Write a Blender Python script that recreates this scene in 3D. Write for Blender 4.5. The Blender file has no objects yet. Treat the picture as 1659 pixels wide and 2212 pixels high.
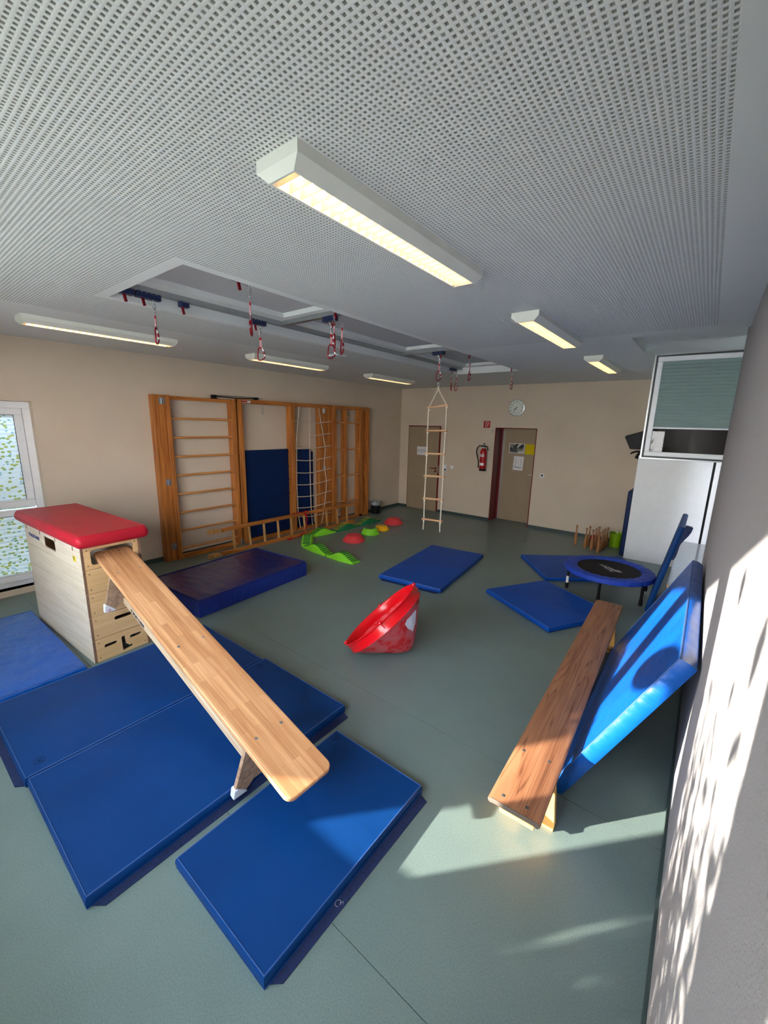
import bpy, bmesh, math, random
import numpy as np
from mathutils import Matrix, Vector

S = bpy.context.scene
COL = S.collection
random.seed(4)

# ------------------------------------------------------------------ camera
RIGHT = Vector((0.785969, 0.617827, 0.023279))
DOWN = Vector((0.148662, -0.152305, -0.977089))
FWD = Vector((-0.600127, 0.771423, -0.211555))
cd = bpy.data.cameras.new('camera')
cam = bpy.data.objects.new('camera', cd)
COL.objects.link(cam)
m = Matrix.Identity(4)
for i in range(3):
    m[i][0] = RIGHT[i]; m[i][1] = -DOWN[i]; m[i][2] = -FWD[i]
m[2][3] = 2.0553
cam.matrix_world = m
cd.sensor_fit = 'HORIZONTAL'
cd.sensor_width = 36.0
cd.lens = 881.83 / 1659 * 36
cd.clip_start = 0.02
S.camera = cam

# ------------------------------------------------------------------ world, sun, exposure
S.view_settings.view_transform = 'Standard'
S.view_settings.look = 'None'
S.view_settings.gamma = 1.0
S.view_settings.use_curve_mapping = False
S.view_settings.exposure = 2.05

SUN_DIR = Vector((0.885, 1.0, -0.385)).normalized()
SKY, SUN_E, LAMP_E = 9.0, 7.2, 6.0
w = bpy.data.worlds.new('world')
S.world = w
w.use_nodes = True
nt = w.node_tree
bg = nt.nodes['Background']
tc = nt.nodes.new('ShaderNodeTexCoord')
sep = nt.nodes.new('ShaderNodeSeparateXYZ')
rmp = nt.nodes.new('ShaderNodeValToRGB')
nt.links.new(tc.outputs['Generated'], sep.inputs[0])
nt.links.new(sep.outputs['Z'], rmp.inputs[0])
rmp.color_ramp.elements[0].position = 0.0
rmp.color_ramp.elements[0].color = (1.0, 0.97, 0.92, 1)
rmp.color_ramp.elements[1].position = 0.8
rmp.color_ramp.elements[1].color = (0.55, 0.74, 1.0, 1)
nt.links.new(rmp.outputs[0], bg.inputs['Color'])
bg.inputs['Strength'].default_value = SKY

sd = bpy.data.lights.new('sun', 'SUN')
sd.energy = SUN_E
sd.angle = math.radians(0.6)
sd.color = (1.0, 0.93, 0.80)
sun = bpy.data.objects.new('sun', sd)
COL.objects.link(sun)
sun.rotation_euler = SUN_DIR.to_track_quat('-Z', 'Y').to_euler()
sun.location = (-8, -9, 6)


def portal(name, loc, direction, sx, sy):
    a = bpy.data.lights.new(name, 'AREA')
    a.shape = 'RECTANGLE'; a.size = sx; a.size_y = sy
    a.cycles.is_portal = True
    o = bpy.data.objects.new(name, a)
    COL.objects.link(o)
    o.location = loc
    o.rotation_euler = Vector(direction).to_track_quat('-Z', 'Z').to_euler()


portal('window_portal', (-2.04, -0.74, 1.65), (0, 1, 0), 3.5, 1.9)
portal('window_portal.001', (0.66, 5.95, 1.75), (-1, 0, 0), 1.2, 2.5)

# room numbers
XL, YB, XR, HC, YN = -6.084, 8.418, 0.128, 2.89, -0.62
XO = 0.47                                            # outer wall plane of the niche


# ------------------------------------------------------------------ materials
def srgb(r, g, b):
    f = lambda c: c / 12.92 if c <= 0.04045 else ((c + 0.055) / 1.055) ** 2.4
    return (f(r / 255), f(g / 255), f(b / 255), 1)


class NT:
    def __init__(self, name):
        self.m = bpy.data.materials.new(name)
        self.m.use_nodes = True
        self.t = self.m.node_tree
        self.b = self.t.nodes['Principled BSDF']

    def n(self, kind, **kw):
        o = self.t.nodes.new(kind)
        for k, v in kw.items():
            if k in o.bl_rna.properties:
                setattr(o, k, v)
            else:
                o.inputs[k.replace('_', ' ')].default_value = v
        return o

    def l(self, a, b):
        self.t.links.new(a, b)

    def coord(self, scale=(1, 1, 1), kind='Object', loc=(0, 0, 0), rot=(0, 0, 0)):
        c = self.n('ShaderNodeTexCoord')
        mp = self.n('ShaderNodeMapping')
        mp.inputs['Scale'].default_value = scale
        mp.inputs['Location'].default_value = loc
        mp.inputs['Rotation'].default_value = rot
        self.l(c.outputs[kind], mp.inputs['Vector'])
        return mp.outputs[0]

    def noise(self, vec, scale, detail=3, rough=0.5):
        o = self.n('ShaderNodeTexNoise')
        o.inputs['Scale'].default_value = scale
        o.inputs['Detail'].default_value = detail
        o.inputs['Roughness'].default_value = rough
        self.l(vec, o.inputs['Vector'])
        return o

    def ramp(self, fac, stops, interp='LINEAR'):
        o = self.n('ShaderNodeValToRGB')
        o.color_ramp.interpolation = interp
        e = o.color_ramp.elements
        while len(e) < len(stops):
            e.new(0.5)
        for k, (p, c) in enumerate(stops):
            e[k].position = p; e[k].color = c
        self.l(fac, o.inputs[0])
        return o.outputs[0]

    def mix(self, fac, a, b, mode='MIX'):
        o = self.n('ShaderNodeMix', data_type='RGBA', blend_type=mode)
        for s, v in ((o.inputs[0], fac), (o.inputs[6], a), (o.inputs[7], b)):
            if hasattr(v, 'links'):
                self.l(v, s)
            else:
                s.default_value = v
        return o.outputs[2]

    def bump(self, h, strength=0.3, dist=0.01):
        o = self.n('ShaderNodeBump')
        o.inputs['Strength'].default_value = strength
        o.inputs['Distance'].default_value = dist
        self.l(h, o.inputs['Height'])
        self.l(o.outputs[0], self.b.inputs['Normal'])

    def col(self, c):
        if hasattr(c, 'links'):
            self.l(c, self.b.inputs['Base Color'])
        else:
            self.b.inputs['Base Color'].default_value = c

    def set(self, rough=0.5, spec=0.5, metal=0.0):
        self.b.inputs['Roughness'].default_value = rough
        self.b.inputs['Specular IOR Level'].default_value = spec
        self.b.inputs['Metallic'].default_value = metal


def shade(c, f):
    return (min(1, c[0] * f), min(1, c[1] * f), min(1, c[2] * f), 1)


def plain(name, c, rough=0.5, spec=0.5, metal=0.0, var=0.06, nscale=12, bump=0.0, bscale=200, bdist=0.002):
    k = NT(name)
    v = k.coord()
    n = k.noise(v, nscale)
    k.col(k.ramp(n.outputs['Fac'], [(0.3, shade(c, 1 - var)), (0.7, shade(c, 1 + var))]))
    k.set(rough, spec, metal)
    if bump:
        k.bump(k.noise(v, bscale, 2).outputs['Fac'], bump, bdist)
    return k.m


def wood(name, light, dark, axis=0, gscale=14, rough=0.45, ring=0.7, staves=None, bump=0.15):
    """timber: long streaks along an axis, optional finger-jointed staves (length, width)"""
    k = NT(name)
    st = [26, 26, 26]; st[axis] = 1.6
    v = k.coord(tuple(st))
    n1 = k.noise(v, 1.0, 5, 0.6)
    sw = [13, 13, 13]; sw[axis] = 0.38
    v2 = k.coord(tuple(sw))
    n2 = k.noise(v2, 1.0, 2)
    wv = k.n('ShaderNodeMath', operation='MULTIPLY'); wv.inputs[1].default_value = gscale
    k.l(n2.outputs['Fac'], wv.inputs[0])
    sn = k.n('ShaderNodeMath', operation='PINGPONG'); sn.inputs[1].default_value = 1.0
    k.l(wv.outputs[0], sn.inputs[0])
    base = k.ramp(n1.outputs['Fac'], [(0.3, dark), (0.62, light)])
    rings = k.ramp(sn.outputs[0], [(0.0, shade(dark, 0.8)), (0.3, (1, 1, 1, 1)), (1.0, (1, 1, 1, 1))])
    c = k.mix(ring, base, rings, 'MULTIPLY')
    if staves:
        L, W = staves
        rot = (0, 0, 0) if axis == 0 else (0, 0, math.pi / 2)
        vb = k.coord((1, 1, 0.001), rot=rot)
        br = k.n('ShaderNodeTexBrick')
        br.offset = 0.37; br.offset_frequency = 2; br.squash = 1.0
        br.inputs['Scale'].default_value = 1.0
        br.inputs['Brick Width'].default_value = L
        br.inputs['Row Height'].default_value = W
        br.inputs['Mortar Size'].default_value = 0.0006
        br.inputs['Mortar Smooth'].default_value = 0.1
        br.inputs['Bias'].default_value = 0.0
        br.inputs['Color1'].default_value = (0.66, 0.56, 0.47, 1)
        br.inputs['Color2'].default_value = (1.0, 1.0, 1.0, 1)
        br.inputs['Mortar'].default_value = (0.5, 0.42, 0.35, 1)
        k.l(vb, br.inputs['Vector'])
        c = k.mix(0.75, c, br.outputs['Color'], 'MULTIPLY')
    k.col(c)
    k.set(rough, 0.4)
    if bump:
        k.bump(n1.outputs['Fac'], bump, 0.002)
    return k.m


def vinyl(name, c, rough=0.38, wr=0.35, ws=3.0, spec=0.2):
    k = NT(name)
    v = k.coord()
    n = k.noise(v, 2.0, 3)
    k.col(k.ramp(n.outputs['Fac'], [(0.3, shade(c, 0.86)), (0.7, shade(c, 1.12))]))
    k.set(rough, spec)
    a = k.noise(k.coord((1, 2.2, 1)), ws, 2, 0.4)
    f = k.noise(v, 420, 1)
    ad = k.n('ShaderNodeMath', operation='MULTIPLY_ADD')
    ad.inputs[1].default_value = 0.03
    k.l(f.outputs['Fac'], ad.inputs[0]); k.l(a.outputs['Fac'], ad.inputs[2])
    k.bump(ad.outputs[0], wr, 0.02)
    return k.m


def emit(name, c, e):
    k = NT(name)
    k.b.inputs['Base Color'].default_value = c
    k.b.inputs['Emission Color'].default_value = c
    k.b.inputs['Emission Strength'].default_value = e
    return k.m


def make_wall():
    k = NT('wall_plaster')
    v = k.coord()
    n = k.noise(v, 1.3, 3)
    k.col(k.ramp(n.outputs['Fac'], [(0.3, srgb(206, 190, 171)), (0.7, srgb(214, 198, 179))]))
    k.set(0.85, 0.2)
    k.bump(k.noise(v, 130, 3, 0.6).outputs['Fac'], 0.45, 0.004)
    return k.m


def make_rough():
    k = NT('roughcast_plaster')
    v = k.coord()
    k.col(srgb(166, 163, 165))
    k.set(0.9, 0.15)
    k.bump(k.noise(v, 190, 4, 0.65).outputs['Fac'], 0.8, 0.006)
    return k.m


def make_floor():
    k = NT('linoleum')
    v = k.coord()
    a = k.noise(v, 1.1, 4, 0.6)
    b = k.noise(v, 160, 2, 0.6)
    c1 = k.ramp(a.outputs['Fac'], [(0.3, srgb(102, 118, 115)), (0.7, srgb(113, 130, 126))])
    c2 = k.ramp(b.outputs['Fac'], [(0.35, (0.86, 0.86, 0.86, 1)), (0.65, (1.08, 1.08, 1.08, 1))])
    c = k.mix(1.0, c1, c2, 'MULTIPLY')
    k.col(c)
    k.set(0.33, 0.42)
    r = k.ramp(a.outputs['Fac'], [(0.3, (0.31, 0.31, 0.31, 1)), (0.7, (0.40, 0.40, 0.40, 1))])
    k.l(r, k.b.inputs['Roughness'])
    k.bump(b.outputs['Fac'], 0.05, 0.002)
    return k.m


def make_blind_dots():
    """white pleated fabric with printed green, yellow and blue dots; lets daylight through"""
    k = NT('dotted_blind_fabric')
    v = k.coord((0.001, 1, 1.45))
    vo = k.n('ShaderNodeTexVoronoi', feature='F1')
    vo.inputs['Scale'].default_value = 24.0
    vo.inputs['Randomness'].default_value = 0.75
    k.l(v, vo.inputs['Vector'])
    dot = k.ramp(vo.outputs['Distance'], [(0.40, (1, 1, 1, 1)), (0.44, (0, 0, 0, 1))])
    sepc = k.n('ShaderNodeSeparateColor')
    k.l(vo.outputs['Color'], sepc.inputs[0])
    hue = k.ramp(sepc.outputs[0], [(0.0, srgb(186, 190, 110)), (0.2, srgb(150, 178, 130)), (0.36, srgb(150, 190, 204)),
                                   (0.52, srgb(214, 204, 130)), (0.64, srgb(238, 243, 250))], 'CONSTANT')
    c = k.mix(dot, srgb(238, 243, 250), hue)
    k.col(c)
    k.set(0.8, 0.1)
    tr = k.n('ShaderNodeBsdfTranslucent')
    k.l(c, tr.inputs['Color'])
    mx = k.n('ShaderNodeMixShader'); mx.inputs[0].default_value = 0.5
    k.l(k.b.outputs[0], mx.inputs[1]); k.l(tr.outputs[0], mx.inputs[2])
    k.l(mx.outputs[0], k.t.nodes['Material Output'].inputs['Surface'])
    return k.m


def translucent(name, c, f=0.4):
    k = NT(name)
    k.col(c); k.set(0.7, 0.2)
    tr = k.n('ShaderNodeBsdfTranslucent'); tr.inputs['Color'].default_value = c
    mx = k.n('ShaderNodeMixShader'); mx.inputs[0].default_value = f
    k.l(k.b.outputs[0], mx.inputs[1]); k.l(tr.outputs[0], mx.inputs[2])
    k.l(mx.outputs[0], k.t.nodes['Material Output'].inputs['Surface'])
    return k.m


def glass(name, tint=(0.92, 0.96, 0.96, 1), ior=1.5):
    k = NT(name)
    tr = k.n('ShaderNodeBsdfTransparent'); tr.inputs['Color'].default_value = tint
    gl = k.n('ShaderNodeBsdfGlossy'); gl.inputs['Roughness'].default_value = 0.02
    fr = k.n('ShaderNodeFresnel'); fr.inputs['IOR'].default_value = ior
    mx = k.n('ShaderNodeMixShader')
    k.l(fr.outputs[0], mx.inputs[0]); k.l(tr.outputs[0], mx.inputs[1]); k.l(gl.outputs[0], mx.inputs[2])
    k.l(mx.outputs[0], k.t.nodes['Material Output'].inputs['Surface'])
    return k.m


def make_cone_mat():
    k = NT('scuffed_red_plastic')
    v = k.coord()
    n = k.noise(v, 7, 6, 0.7)
    sp = k.n('ShaderNodeSeparateXYZ'); k.l(v, sp.inputs[0])
    low = k.ramp(sp.outputs['Z'], [(0.0, (1, 1, 1, 1)), (0.380, (1, 1, 1, 1)), (0.388, (0, 0, 0, 1))])
    sc = k.ramp(n.outputs['Fac'], [(0.42, (0.05, 0.05, 0.05, 1)), (0.62, (0.62, 0.62, 0.62, 1))])
    f = k.mix(1.0, low, sc, 'MULTIPLY')
    c = k.mix(f, srgb(214, 8, 22), srgb(205, 130, 135))
    k.col(c)
    k.set(0.28, 0.5)
    r = k.mix(f, (0.22, 0.22, 0.22, 1), (0.7, 0.7, 0.7, 1))
    k.l(r, k.b.inputs['Roughness'])
    return k.m


def make_photo_print():
    k = NT('photo_print')
    v = k.coord((1, 1, 1))
    vo = k.n('ShaderNodeTexVoronoi'); vo.inputs['Scale'].default_value = 13
    k.l(v, vo.inputs['Vector'])
    sc = k.n('ShaderNodeSeparateColor'); k.l(vo.outputs['Color'], sc.inputs[0])
    k.col(k.ramp(sc.outputs[0], [(0, srgb(20, 22, 25)), (0.3, srgb(120, 115, 105)), (0.5, srgb(190, 185, 175)), (0.7, srgb(60, 62, 60)), (0.85, srgb(200, 175, 90))], 'CONSTANT'))
    k.set(0.5)
    return k.m


M = {}
M['wall'] = make_wall()
M['rough'] = make_rough()
M['floor'] = make_floor()
M['groove'] = plain('floor_groove', srgb(38, 48, 46), 0.8)
M['ceiling'] = plain('ceiling_paint', srgb(226, 227, 226), 0.9, 0.2, var=0.01, nscale=2, bump=0.06, bscale=300)
M['hole_edge'] = plain('hole_edge', srgb(160, 160, 155), 0.95, 0.1)
M['hole'] = plain('hole_fleece', srgb(72, 72, 70), 0.95, 0.1)
M['recess'] = plain('shaded_recess_board', srgb(190, 190, 192), 0.9, 0.2, var=0.01)  # greyer than the ceiling paint: shade inside the recess put into the colour
M['skirt'] = plain('skirting_vinyl', srgb(62, 76, 74), 0.45, 0.4)
M['white'] = plain('white_lacquer', srgb(232, 233, 236), 0.4, 0.4, var=0.02)
M['white_metal'] = plain('white_enamel', srgb(228, 228, 218), 0.45, 0.4, var=0.02)
M['pvc'] = plain('window_pvc', srgb(240, 242, 246), 0.35, 0.45, var=0.02)
M['black'] = plain('black_plastic', srgb(14, 14, 17), 0.5, 0.25)
M['dark_gasket'] = plain('dark_gasket', srgb(62, 66, 68), 0.5, 0.4)
M['alu'] = plain('aluminium', srgb(178, 180, 182), 0.35, 0.5, 0.85, var=0.04)
M['steel'] = plain('zinc_steel', srgb(190, 192, 195), 0.3, 0.5, 0.9, var=0.12, nscale=60)
M['mat_blue'] = vinyl('blue_mat_vinyl', srgb(3, 54, 112), 0.48)
M['mat_blue2'] = vinyl('deep_blue_mat_vinyl', srgb(12, 58, 122), 0.36)
M['mat_lightened'] = vinyl('lightened_blue_mat_vinyl', srgb(10, 70, 158), 0.48)  # blue of the far mats, lightened to make up for dim light there
M['mat_wrinkle'] = vinyl('wrinkled_blue_vinyl', srgb(4, 80, 168), 0.30, 0.9, 5.0, 0.55)
M['mat_navy'] = vinyl('navy_mat_vinyl', srgb(34, 38, 92), 0.24, 0.6, 4.0, 0.55)
M['mat_side'] = vinyl('navy_blue_side_vinyl', srgb(24, 44, 128), 0.25, 0.9, 7.0, 0.5)
M['mat_dark'] = vinyl('dark_blue_mat_vinyl', srgb(8, 34, 78), 0.45, 0.3)
M['flap'] = plain('navy_hook_tape', srgb(28, 40, 78), 0.7, 0.3, var=0.25, nscale=60, bump=0.3, bscale=300)
M['seam'] = plain('seam_tape', srgb(60, 92, 150), 0.5, 0.3)
M['ink'] = plain('black_ink', srgb(14, 24, 52), 0.6, 0.2)
M['inkblue'] = plain('blue_ink', srgb(52, 62, 118), 0.6, 0.2)
M['birch'] = wood('birch_ply', srgb(222, 208, 188), srgb(204, 188, 164), 0, 3, 0.5, 0.08, bump=0.03)
M['birch_front'] = wood('birch_ply_front', srgb(222, 186, 138), srgb(206, 166, 116), 1, 6, 0.5, 0.15, bump=0.05)
M['ply_edge'] = wood('ply_edge', srgb(150, 116, 92), srgb(112, 84, 66), 2, 40, 0.6, 0.5)
M['pine'] = wood('pine_staves', srgb(232, 180, 132), srgb(206, 146, 98), 0, 9, 0.32, 0.3, staves=(0.46, 0.041))
M['pine_pale'] = wood('pale_pine', srgb(214, 190, 160), srgb(190, 164, 132), 0, 8, 0.45, 0.3)
M['pine_brown'] = wood('brown_ply', srgb(178, 148, 122), srgb(150, 120, 96), 0, 8, 0.5, 0.4)
M['old_pine'] = wood('worn_reddish_pine', srgb(160, 110, 78), srgb(126, 80, 54), 1, 26, 0.45, 0.6, bump=0.4)
M['end_grain'] = wood('grey_end_grain', srgb(110, 98, 88), srgb(62, 52, 46), 0, 30, 0.7, 0.6)
M['leg_ply'] = plain('orange_ply', srgb(230, 172, 92), 0.45, 0.4, var=0.08)
M['bars'] = wood('oiled_larch', srgb(198, 126, 60), srgb(150, 86, 36), 2, 10, 0.38, 0.5, bump=0.12)
M['bars_y'] = wood('oiled_larch_rail', srgb(198, 126, 60), srgb(150, 86, 36), 1, 10, 0.38, 0.5, bump=0.12)
M['dowel'] = wood('dowel_wood', srgb(212, 150, 88), srgb(176, 116, 62), 1, 6, 0.35, 0.3)
M['rung'] = wood('ladder_spindle', srgb(206, 158, 98), srgb(176, 124, 70), 2, 6, 0.4, 0.3)
M['rung_pale'] = wood('pale_rung', srgb(206, 164, 126), srgb(180, 136, 100), 0, 6, 0.5, 0.3)
M['club'] = wood('turned_beech', srgb(176, 122, 78), srgb(142, 92, 56), 2, 6, 0.4, 0.3)
M['rope'] = plain('cream_rope', srgb(214, 204, 184), 0.9, 0.1, var=0.12, nscale=300)
M['net_rope'] = plain('grey_beige_rope', srgb(206, 186, 166), 0.9, 0.1, var=0.12, nscale=300)
M['red_leather'] = vinyl('red_leatherette', srgb(176, 30, 46), 0.42, 0.12, 4.0)
M['red_cord'] = plain('red_cord', srgb(178, 22, 24), 0.7, 0.2)
M['red_alu'] = plain('red_anodised', srgb(128, 8, 26), 0.35, 0.35, 0.3)
M['red_paint'] = plain('red_paint', srgb(170, 14, 24), 0.3, 0.5)
M['red_frame'] = plain('dark_red_steel', srgb(112, 18, 20), 0.4, 0.4)
M['door'] = plain('taupe_door', srgb(158, 138, 112), 0.5, 0.35, var=0.04, nscale=4)
M['trolley'] = plain('navy_trolley', srgb(26, 40, 78), 0.4, 0.45)
M['red_rubber'] = plain('red_rubber', srgb(214, 62, 66), 0.5, 0.35, var=0.04)
M['green_rubber'] = plain('lime_plastic', srgb(124, 204, 40), 0.4, 0.4, var=0.05)
M['green_dark'] = plain('dark_green_rubber', srgb(22, 108, 66), 0.6, 0.3)
M['green_stripe'] = plain('green_grip_rubber', srgb(28, 110, 52), 0.6, 0.3)
M['grey_grip'] = plain('grey_grip_rubber', srgb(86, 96, 98), 0.6, 0.3)
M['yellow_rubber'] = plain('yellow_rubber', srgb(248, 186, 22), 0.5, 0.35)
M['bucket'] = plain('green_bucket_plastic', srgb(128, 172, 20), 0.3, 0.45)
M['cone'] = make_cone_mat()
M['trampoline_pad'] = vinyl('blue_pad_cover', srgb(38, 70, 176), 0.5, 0.8, 12.0)
M['trampoline_net'] = plain('black_mesh', srgb(24, 22, 26), 0.7, 0.2, bump=0.2, bscale=400)
M['grey_print'] = plain('grey_print', srgb(172, 168, 172), 0.6, 0.2)
M['paper'] = plain('paper', srgb(226, 224, 226), 0.8, 0.1, var=0.02)
M['yellow_paper'] = plain('yellow_paper', srgb(212, 186, 26), 0.8, 0.1)
M['pencil'] = plain('pencil_grey', srgb(104, 108, 124), 0.8, 0.1)
M['yellow_sticker'] = plain('yellow_sticker', srgb(232, 206, 40), 0.5, 0.2)
M['dots'] = make_blind_dots()
M['pleat'] = translucent('grey_green_pleat', srgb(176, 200, 196), 0.35)
M['glass'] = glass('clear_glass')
M['tint_glass'] = glass('darkened_glass', (0.34, 0.36, 0.40, 1), 1.28)  # darkness seen in the casement pane is put into the glass tint
M['lamp'] = emit('lamp_tube', srgb(255, 220, 178), LAMP_E)
M['reflector'] = plain('lamp_reflector', srgb(250, 246, 238), 0.5, 0.3, var=0.01)
M['louver'] = translucent('louver_white', srgb(246, 226, 200), 0.3)
M['bin_bag'] = plain('clear_bag', srgb(128, 132, 134), 0.3, 0.5)
M['photo'] = make_photo_print()
M['clock_face'] = plain('clock_face', srgb(222, 228, 218), 0.4, 0.4, var=0.01)
M['shelf_top'] = plain('glossy_board', srgb(170, 172, 176), 0.12, 0.5, var=0.03)
M['pink_wood'] = plain('pinkish_wood', srgb(214, 162, 134), 0.5, 0.3)
M['ground'] = plain('outdoor_paving', srgb(176, 172, 160), 0.9, 0.1)
M['leaf'] = translucent('bush_leaf', srgb(70, 100, 44), 0.3)
M['added_hedge'] = plain('added_hedge_leaves', srgb(52, 62, 50), 0.8, 0.1, var=0.4, nscale=8, bump=0.6, bscale=20, bdist=0.05)
M['white_plastic'] = plain('white_plastic', srgb(226, 230, 238), 0.35, 0.45, var=0.02)
M['scuff'] = plain('white_torn_label', srgb(232, 228, 230), 0.7, 0.2, var=0.04)


# ------------------------------------------------------------------ mesh helpers
class MB:
    def __init__(self):
        self.v = []; self.f = []; self.mi = []

    def add(self, vs, fs, mi=0):
        o = len(self.v)
        self.v += [tuple(x) for x in vs]
        self.f += [tuple(i + o for i in q) for q in fs]
        self.mi += [mi] * len(fs)
        return self

    def box(self, a, b, M4=None, mi=0, taper=None):
        x0, y0, z0 = a; x1, y1, z1 = b
        vs = [(x0, y0, z0), (x1, y0, z0), (x1, y1, z0), (x0, y1, z0), (x0, y0, z1), (x1, y0, z1), (x1, y1, z1), (x0, y1, z1)]
        if M4 is not None:
            vs = [M4 @ Vector(q) for q in vs]
        return self.add(vs, [(0, 3, 2, 1), (4, 5, 6, 7), (0, 1, 5, 4), (1, 2, 6, 5), (2, 3, 7, 6), (3, 0, 4, 7)], mi)

    def frustum(self, z0, r0, z1, r1, mi=0):
        """r = (x0,x1,y0,y1)"""
        q = lambda r, z: [(r[0], r[2], z), (r[1], r[2], z), (r[1], r[3], z), (r[0], r[3], z)]
        return self.add(q(r0, z0) + q(r1, z1), [(0, 3, 2, 1), (4, 5, 6, 7), (0, 1, 5, 4), (1, 2, 6, 5), (2, 3, 7, 6), (3, 0, 4, 7)], mi)

    def tube(self, pts, r, n=8, closed=False, caps=True, mi=0):
        pts = [Vector(p) for p in pts]
        N = len(pts)
        rr = r if isinstance(r, (list, tuple)) else [r] * N
        vs = []; up = None
        for i, p in enumerate(pts):
            a = pts[(i - 1) % N] if (closed or i > 0) else p
            b = pts[(i + 1) % N] if (closed or i < N - 1) else p
            t = (b - a)
            t = t.normalized() if t.length > 1e-9 else Vector((0, 0, 1))
            if up is None:
                up = Vector((0, 0, 1)) if abs(t.z) < 0.9 else Vector((1, 0, 0))
            s = t.cross(up)
            if s.length < 1e-6:
                s = t.cross(Vector((0.3, 0.7, 0.2)))
            s.normalize(); u = s.cross(t).normalized(); up = u
            for k in range(n):
                q = 2 * math.pi * k / n
                vs.append(p + (s * math.cos(q) + u * math.sin(q)) * rr[i])
        fs = []
        for i in range(N if closed else N - 1):
            j = (i + 1) % N
            for k in range(n):
                k2 = (k + 1) % n
                fs.append((i * n + k, i * n + k2, j * n + k2, j * n + k))
        if caps and not closed:
            fs.append(tuple(range(n - 1, -1, -1)))
            fs.append(tuple((N - 1) * n + k for k in range(n)))
        return self.add(vs, fs, mi)

    def cyl(self, a, b, r, n=12, mi=0):
        return self.tube([a, b], r, n, mi=mi)

    def lathe(self, prof, n=24, c=(0, 0, 0), mi=0, M4=None, close=False):
        vs = []; fs = []
        for (r, z) in prof:
            for k in range(n):
                q = 2 * math.pi * k / n
                p = Vector((c[0] + r * math.cos(q), c[1] + r * math.sin(q), c[2] + z))
                vs.append(M4 @ p if M4 is not None else p)
        L = len(prof)
        for i in range(L - 1):
            for k in range(n):
                k2 = (k + 1) % n
                fs.append((i * n + k, i * n + k2, (i + 1) * n + k2, (i + 1) * n + k))
        if close:
            fs.append(tuple(range(n - 1, -1, -1)))
            fs.append(tuple((L - 1) * n + k for k in range(n)))
        return self.add(vs, fs, mi)

    def prism(self, poly, a, b, axis=2, M4=None, mi=0):
        """poly of 2-D points, extruded along axis from a to b"""
        def mk(p, h):
            q = [0, 0, 0]
            o = [i for i in range(3) if i != axis]
            q[o[0]], q[o[1]] = p; q[axis] = h
            return M4 @ Vector(q) if M4 is not None else Vector(q)
        n = len(poly)
        vs = [mk(p, a) for p in poly] + [mk(p, b) for p in poly]
        fs = [tuple(range(n - 1, -1, -1)), tuple(range(n, 2 * n))]
        fs += [(i, (i + 1) % n, n + (i + 1) % n, n + i) for i in range(n)]
        return self.add(vs, fs, mi)

    def mesh(self, name, mats, smooth=False):
        me = bpy.data.meshes.new(name)
        me.from_pydata(self.v, [], self.f)
        for x in (mats if isinstance(mats, (list, tuple)) else [mats]):
            me.materials.append(x)
        if any(self.mi):
            me.polygons.foreach_set('material_index', self.mi)
        if smooth:
            me.polygons.foreach_set('use_smooth', [True] * len(me.polygons))
        bm = bmesh.new(); bm.from_mesh(me)
        bmesh.ops.recalc_face_normals(bm, faces=bm.faces[:])
        bm.to_mesh(me); bm.free()
        if smooth:
            try:
                me.set_sharp_from_angle(angle=math.radians(40))
            except Exception:
                pass
        return me

    def build(self, name, mats, parent=None, smooth=False, bevel=0, seg=2, kind=None):
        o = bpy.data.objects.new(name, self.mesh(name, mats, smooth))
        COL.objects.link(o)
        if parent is not None:
            o.parent = parent
        if bevel:
            bv = o.modifiers.new('bevel', 'BEVEL')
            bv.width = bevel; bv.segments = seg; bv.limit_method = 'ANGLE'
            bv.angle_limit = math.radians(40)
            bv.harden_normals = False
            for p in o.data.polygons:
                p.use_smooth = True
            try:
                o.data.set_sharp_from_angle(angle=math.radians(80))
            except Exception:
                pass
        if kind:
            o['kind'] = kind
        return o


def tag(o, label, cat, group=None, kind=None):
    o['label'] = label; o['category'] = cat
    if group:
        o['group'] = group
    if kind:
        o['kind'] = kind
    return o


def thing(name, label, cat, loc=(0, 0, 0), rz=0.0, group=None, mat=None):
    o = bpy.data.objects.new(name, None)
    COL.objects.link(o)
    o.empty_display_size = 0.1
    if mat is not None:
        o.matrix_world = mat
    else:
        o.location = loc; o.rotation_euler = (0, 0, rz)
    return tag(o, label, cat, group)


def frame(origin, xd, yd):
    x = Vector(xd).normalized()
    y = Vector(yd); y = (y - x * y.dot(x)).normalized()
    z = x.cross(y)
    mm = Matrix.Identity(4)
    for i in range(3):
        mm[i][0] = x[i]; mm[i][1] = y[i]; mm[i][2] = z[i]; mm[i][3] = origin[i]
    return mm


def copy_tree(o, parent=None):
    c = o.copy(); COL.objects.link(c)
    if parent is not None:
        c.parent = parent
    for ch in list(o.children):
        copy_tree(ch, c)
    return c


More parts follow.
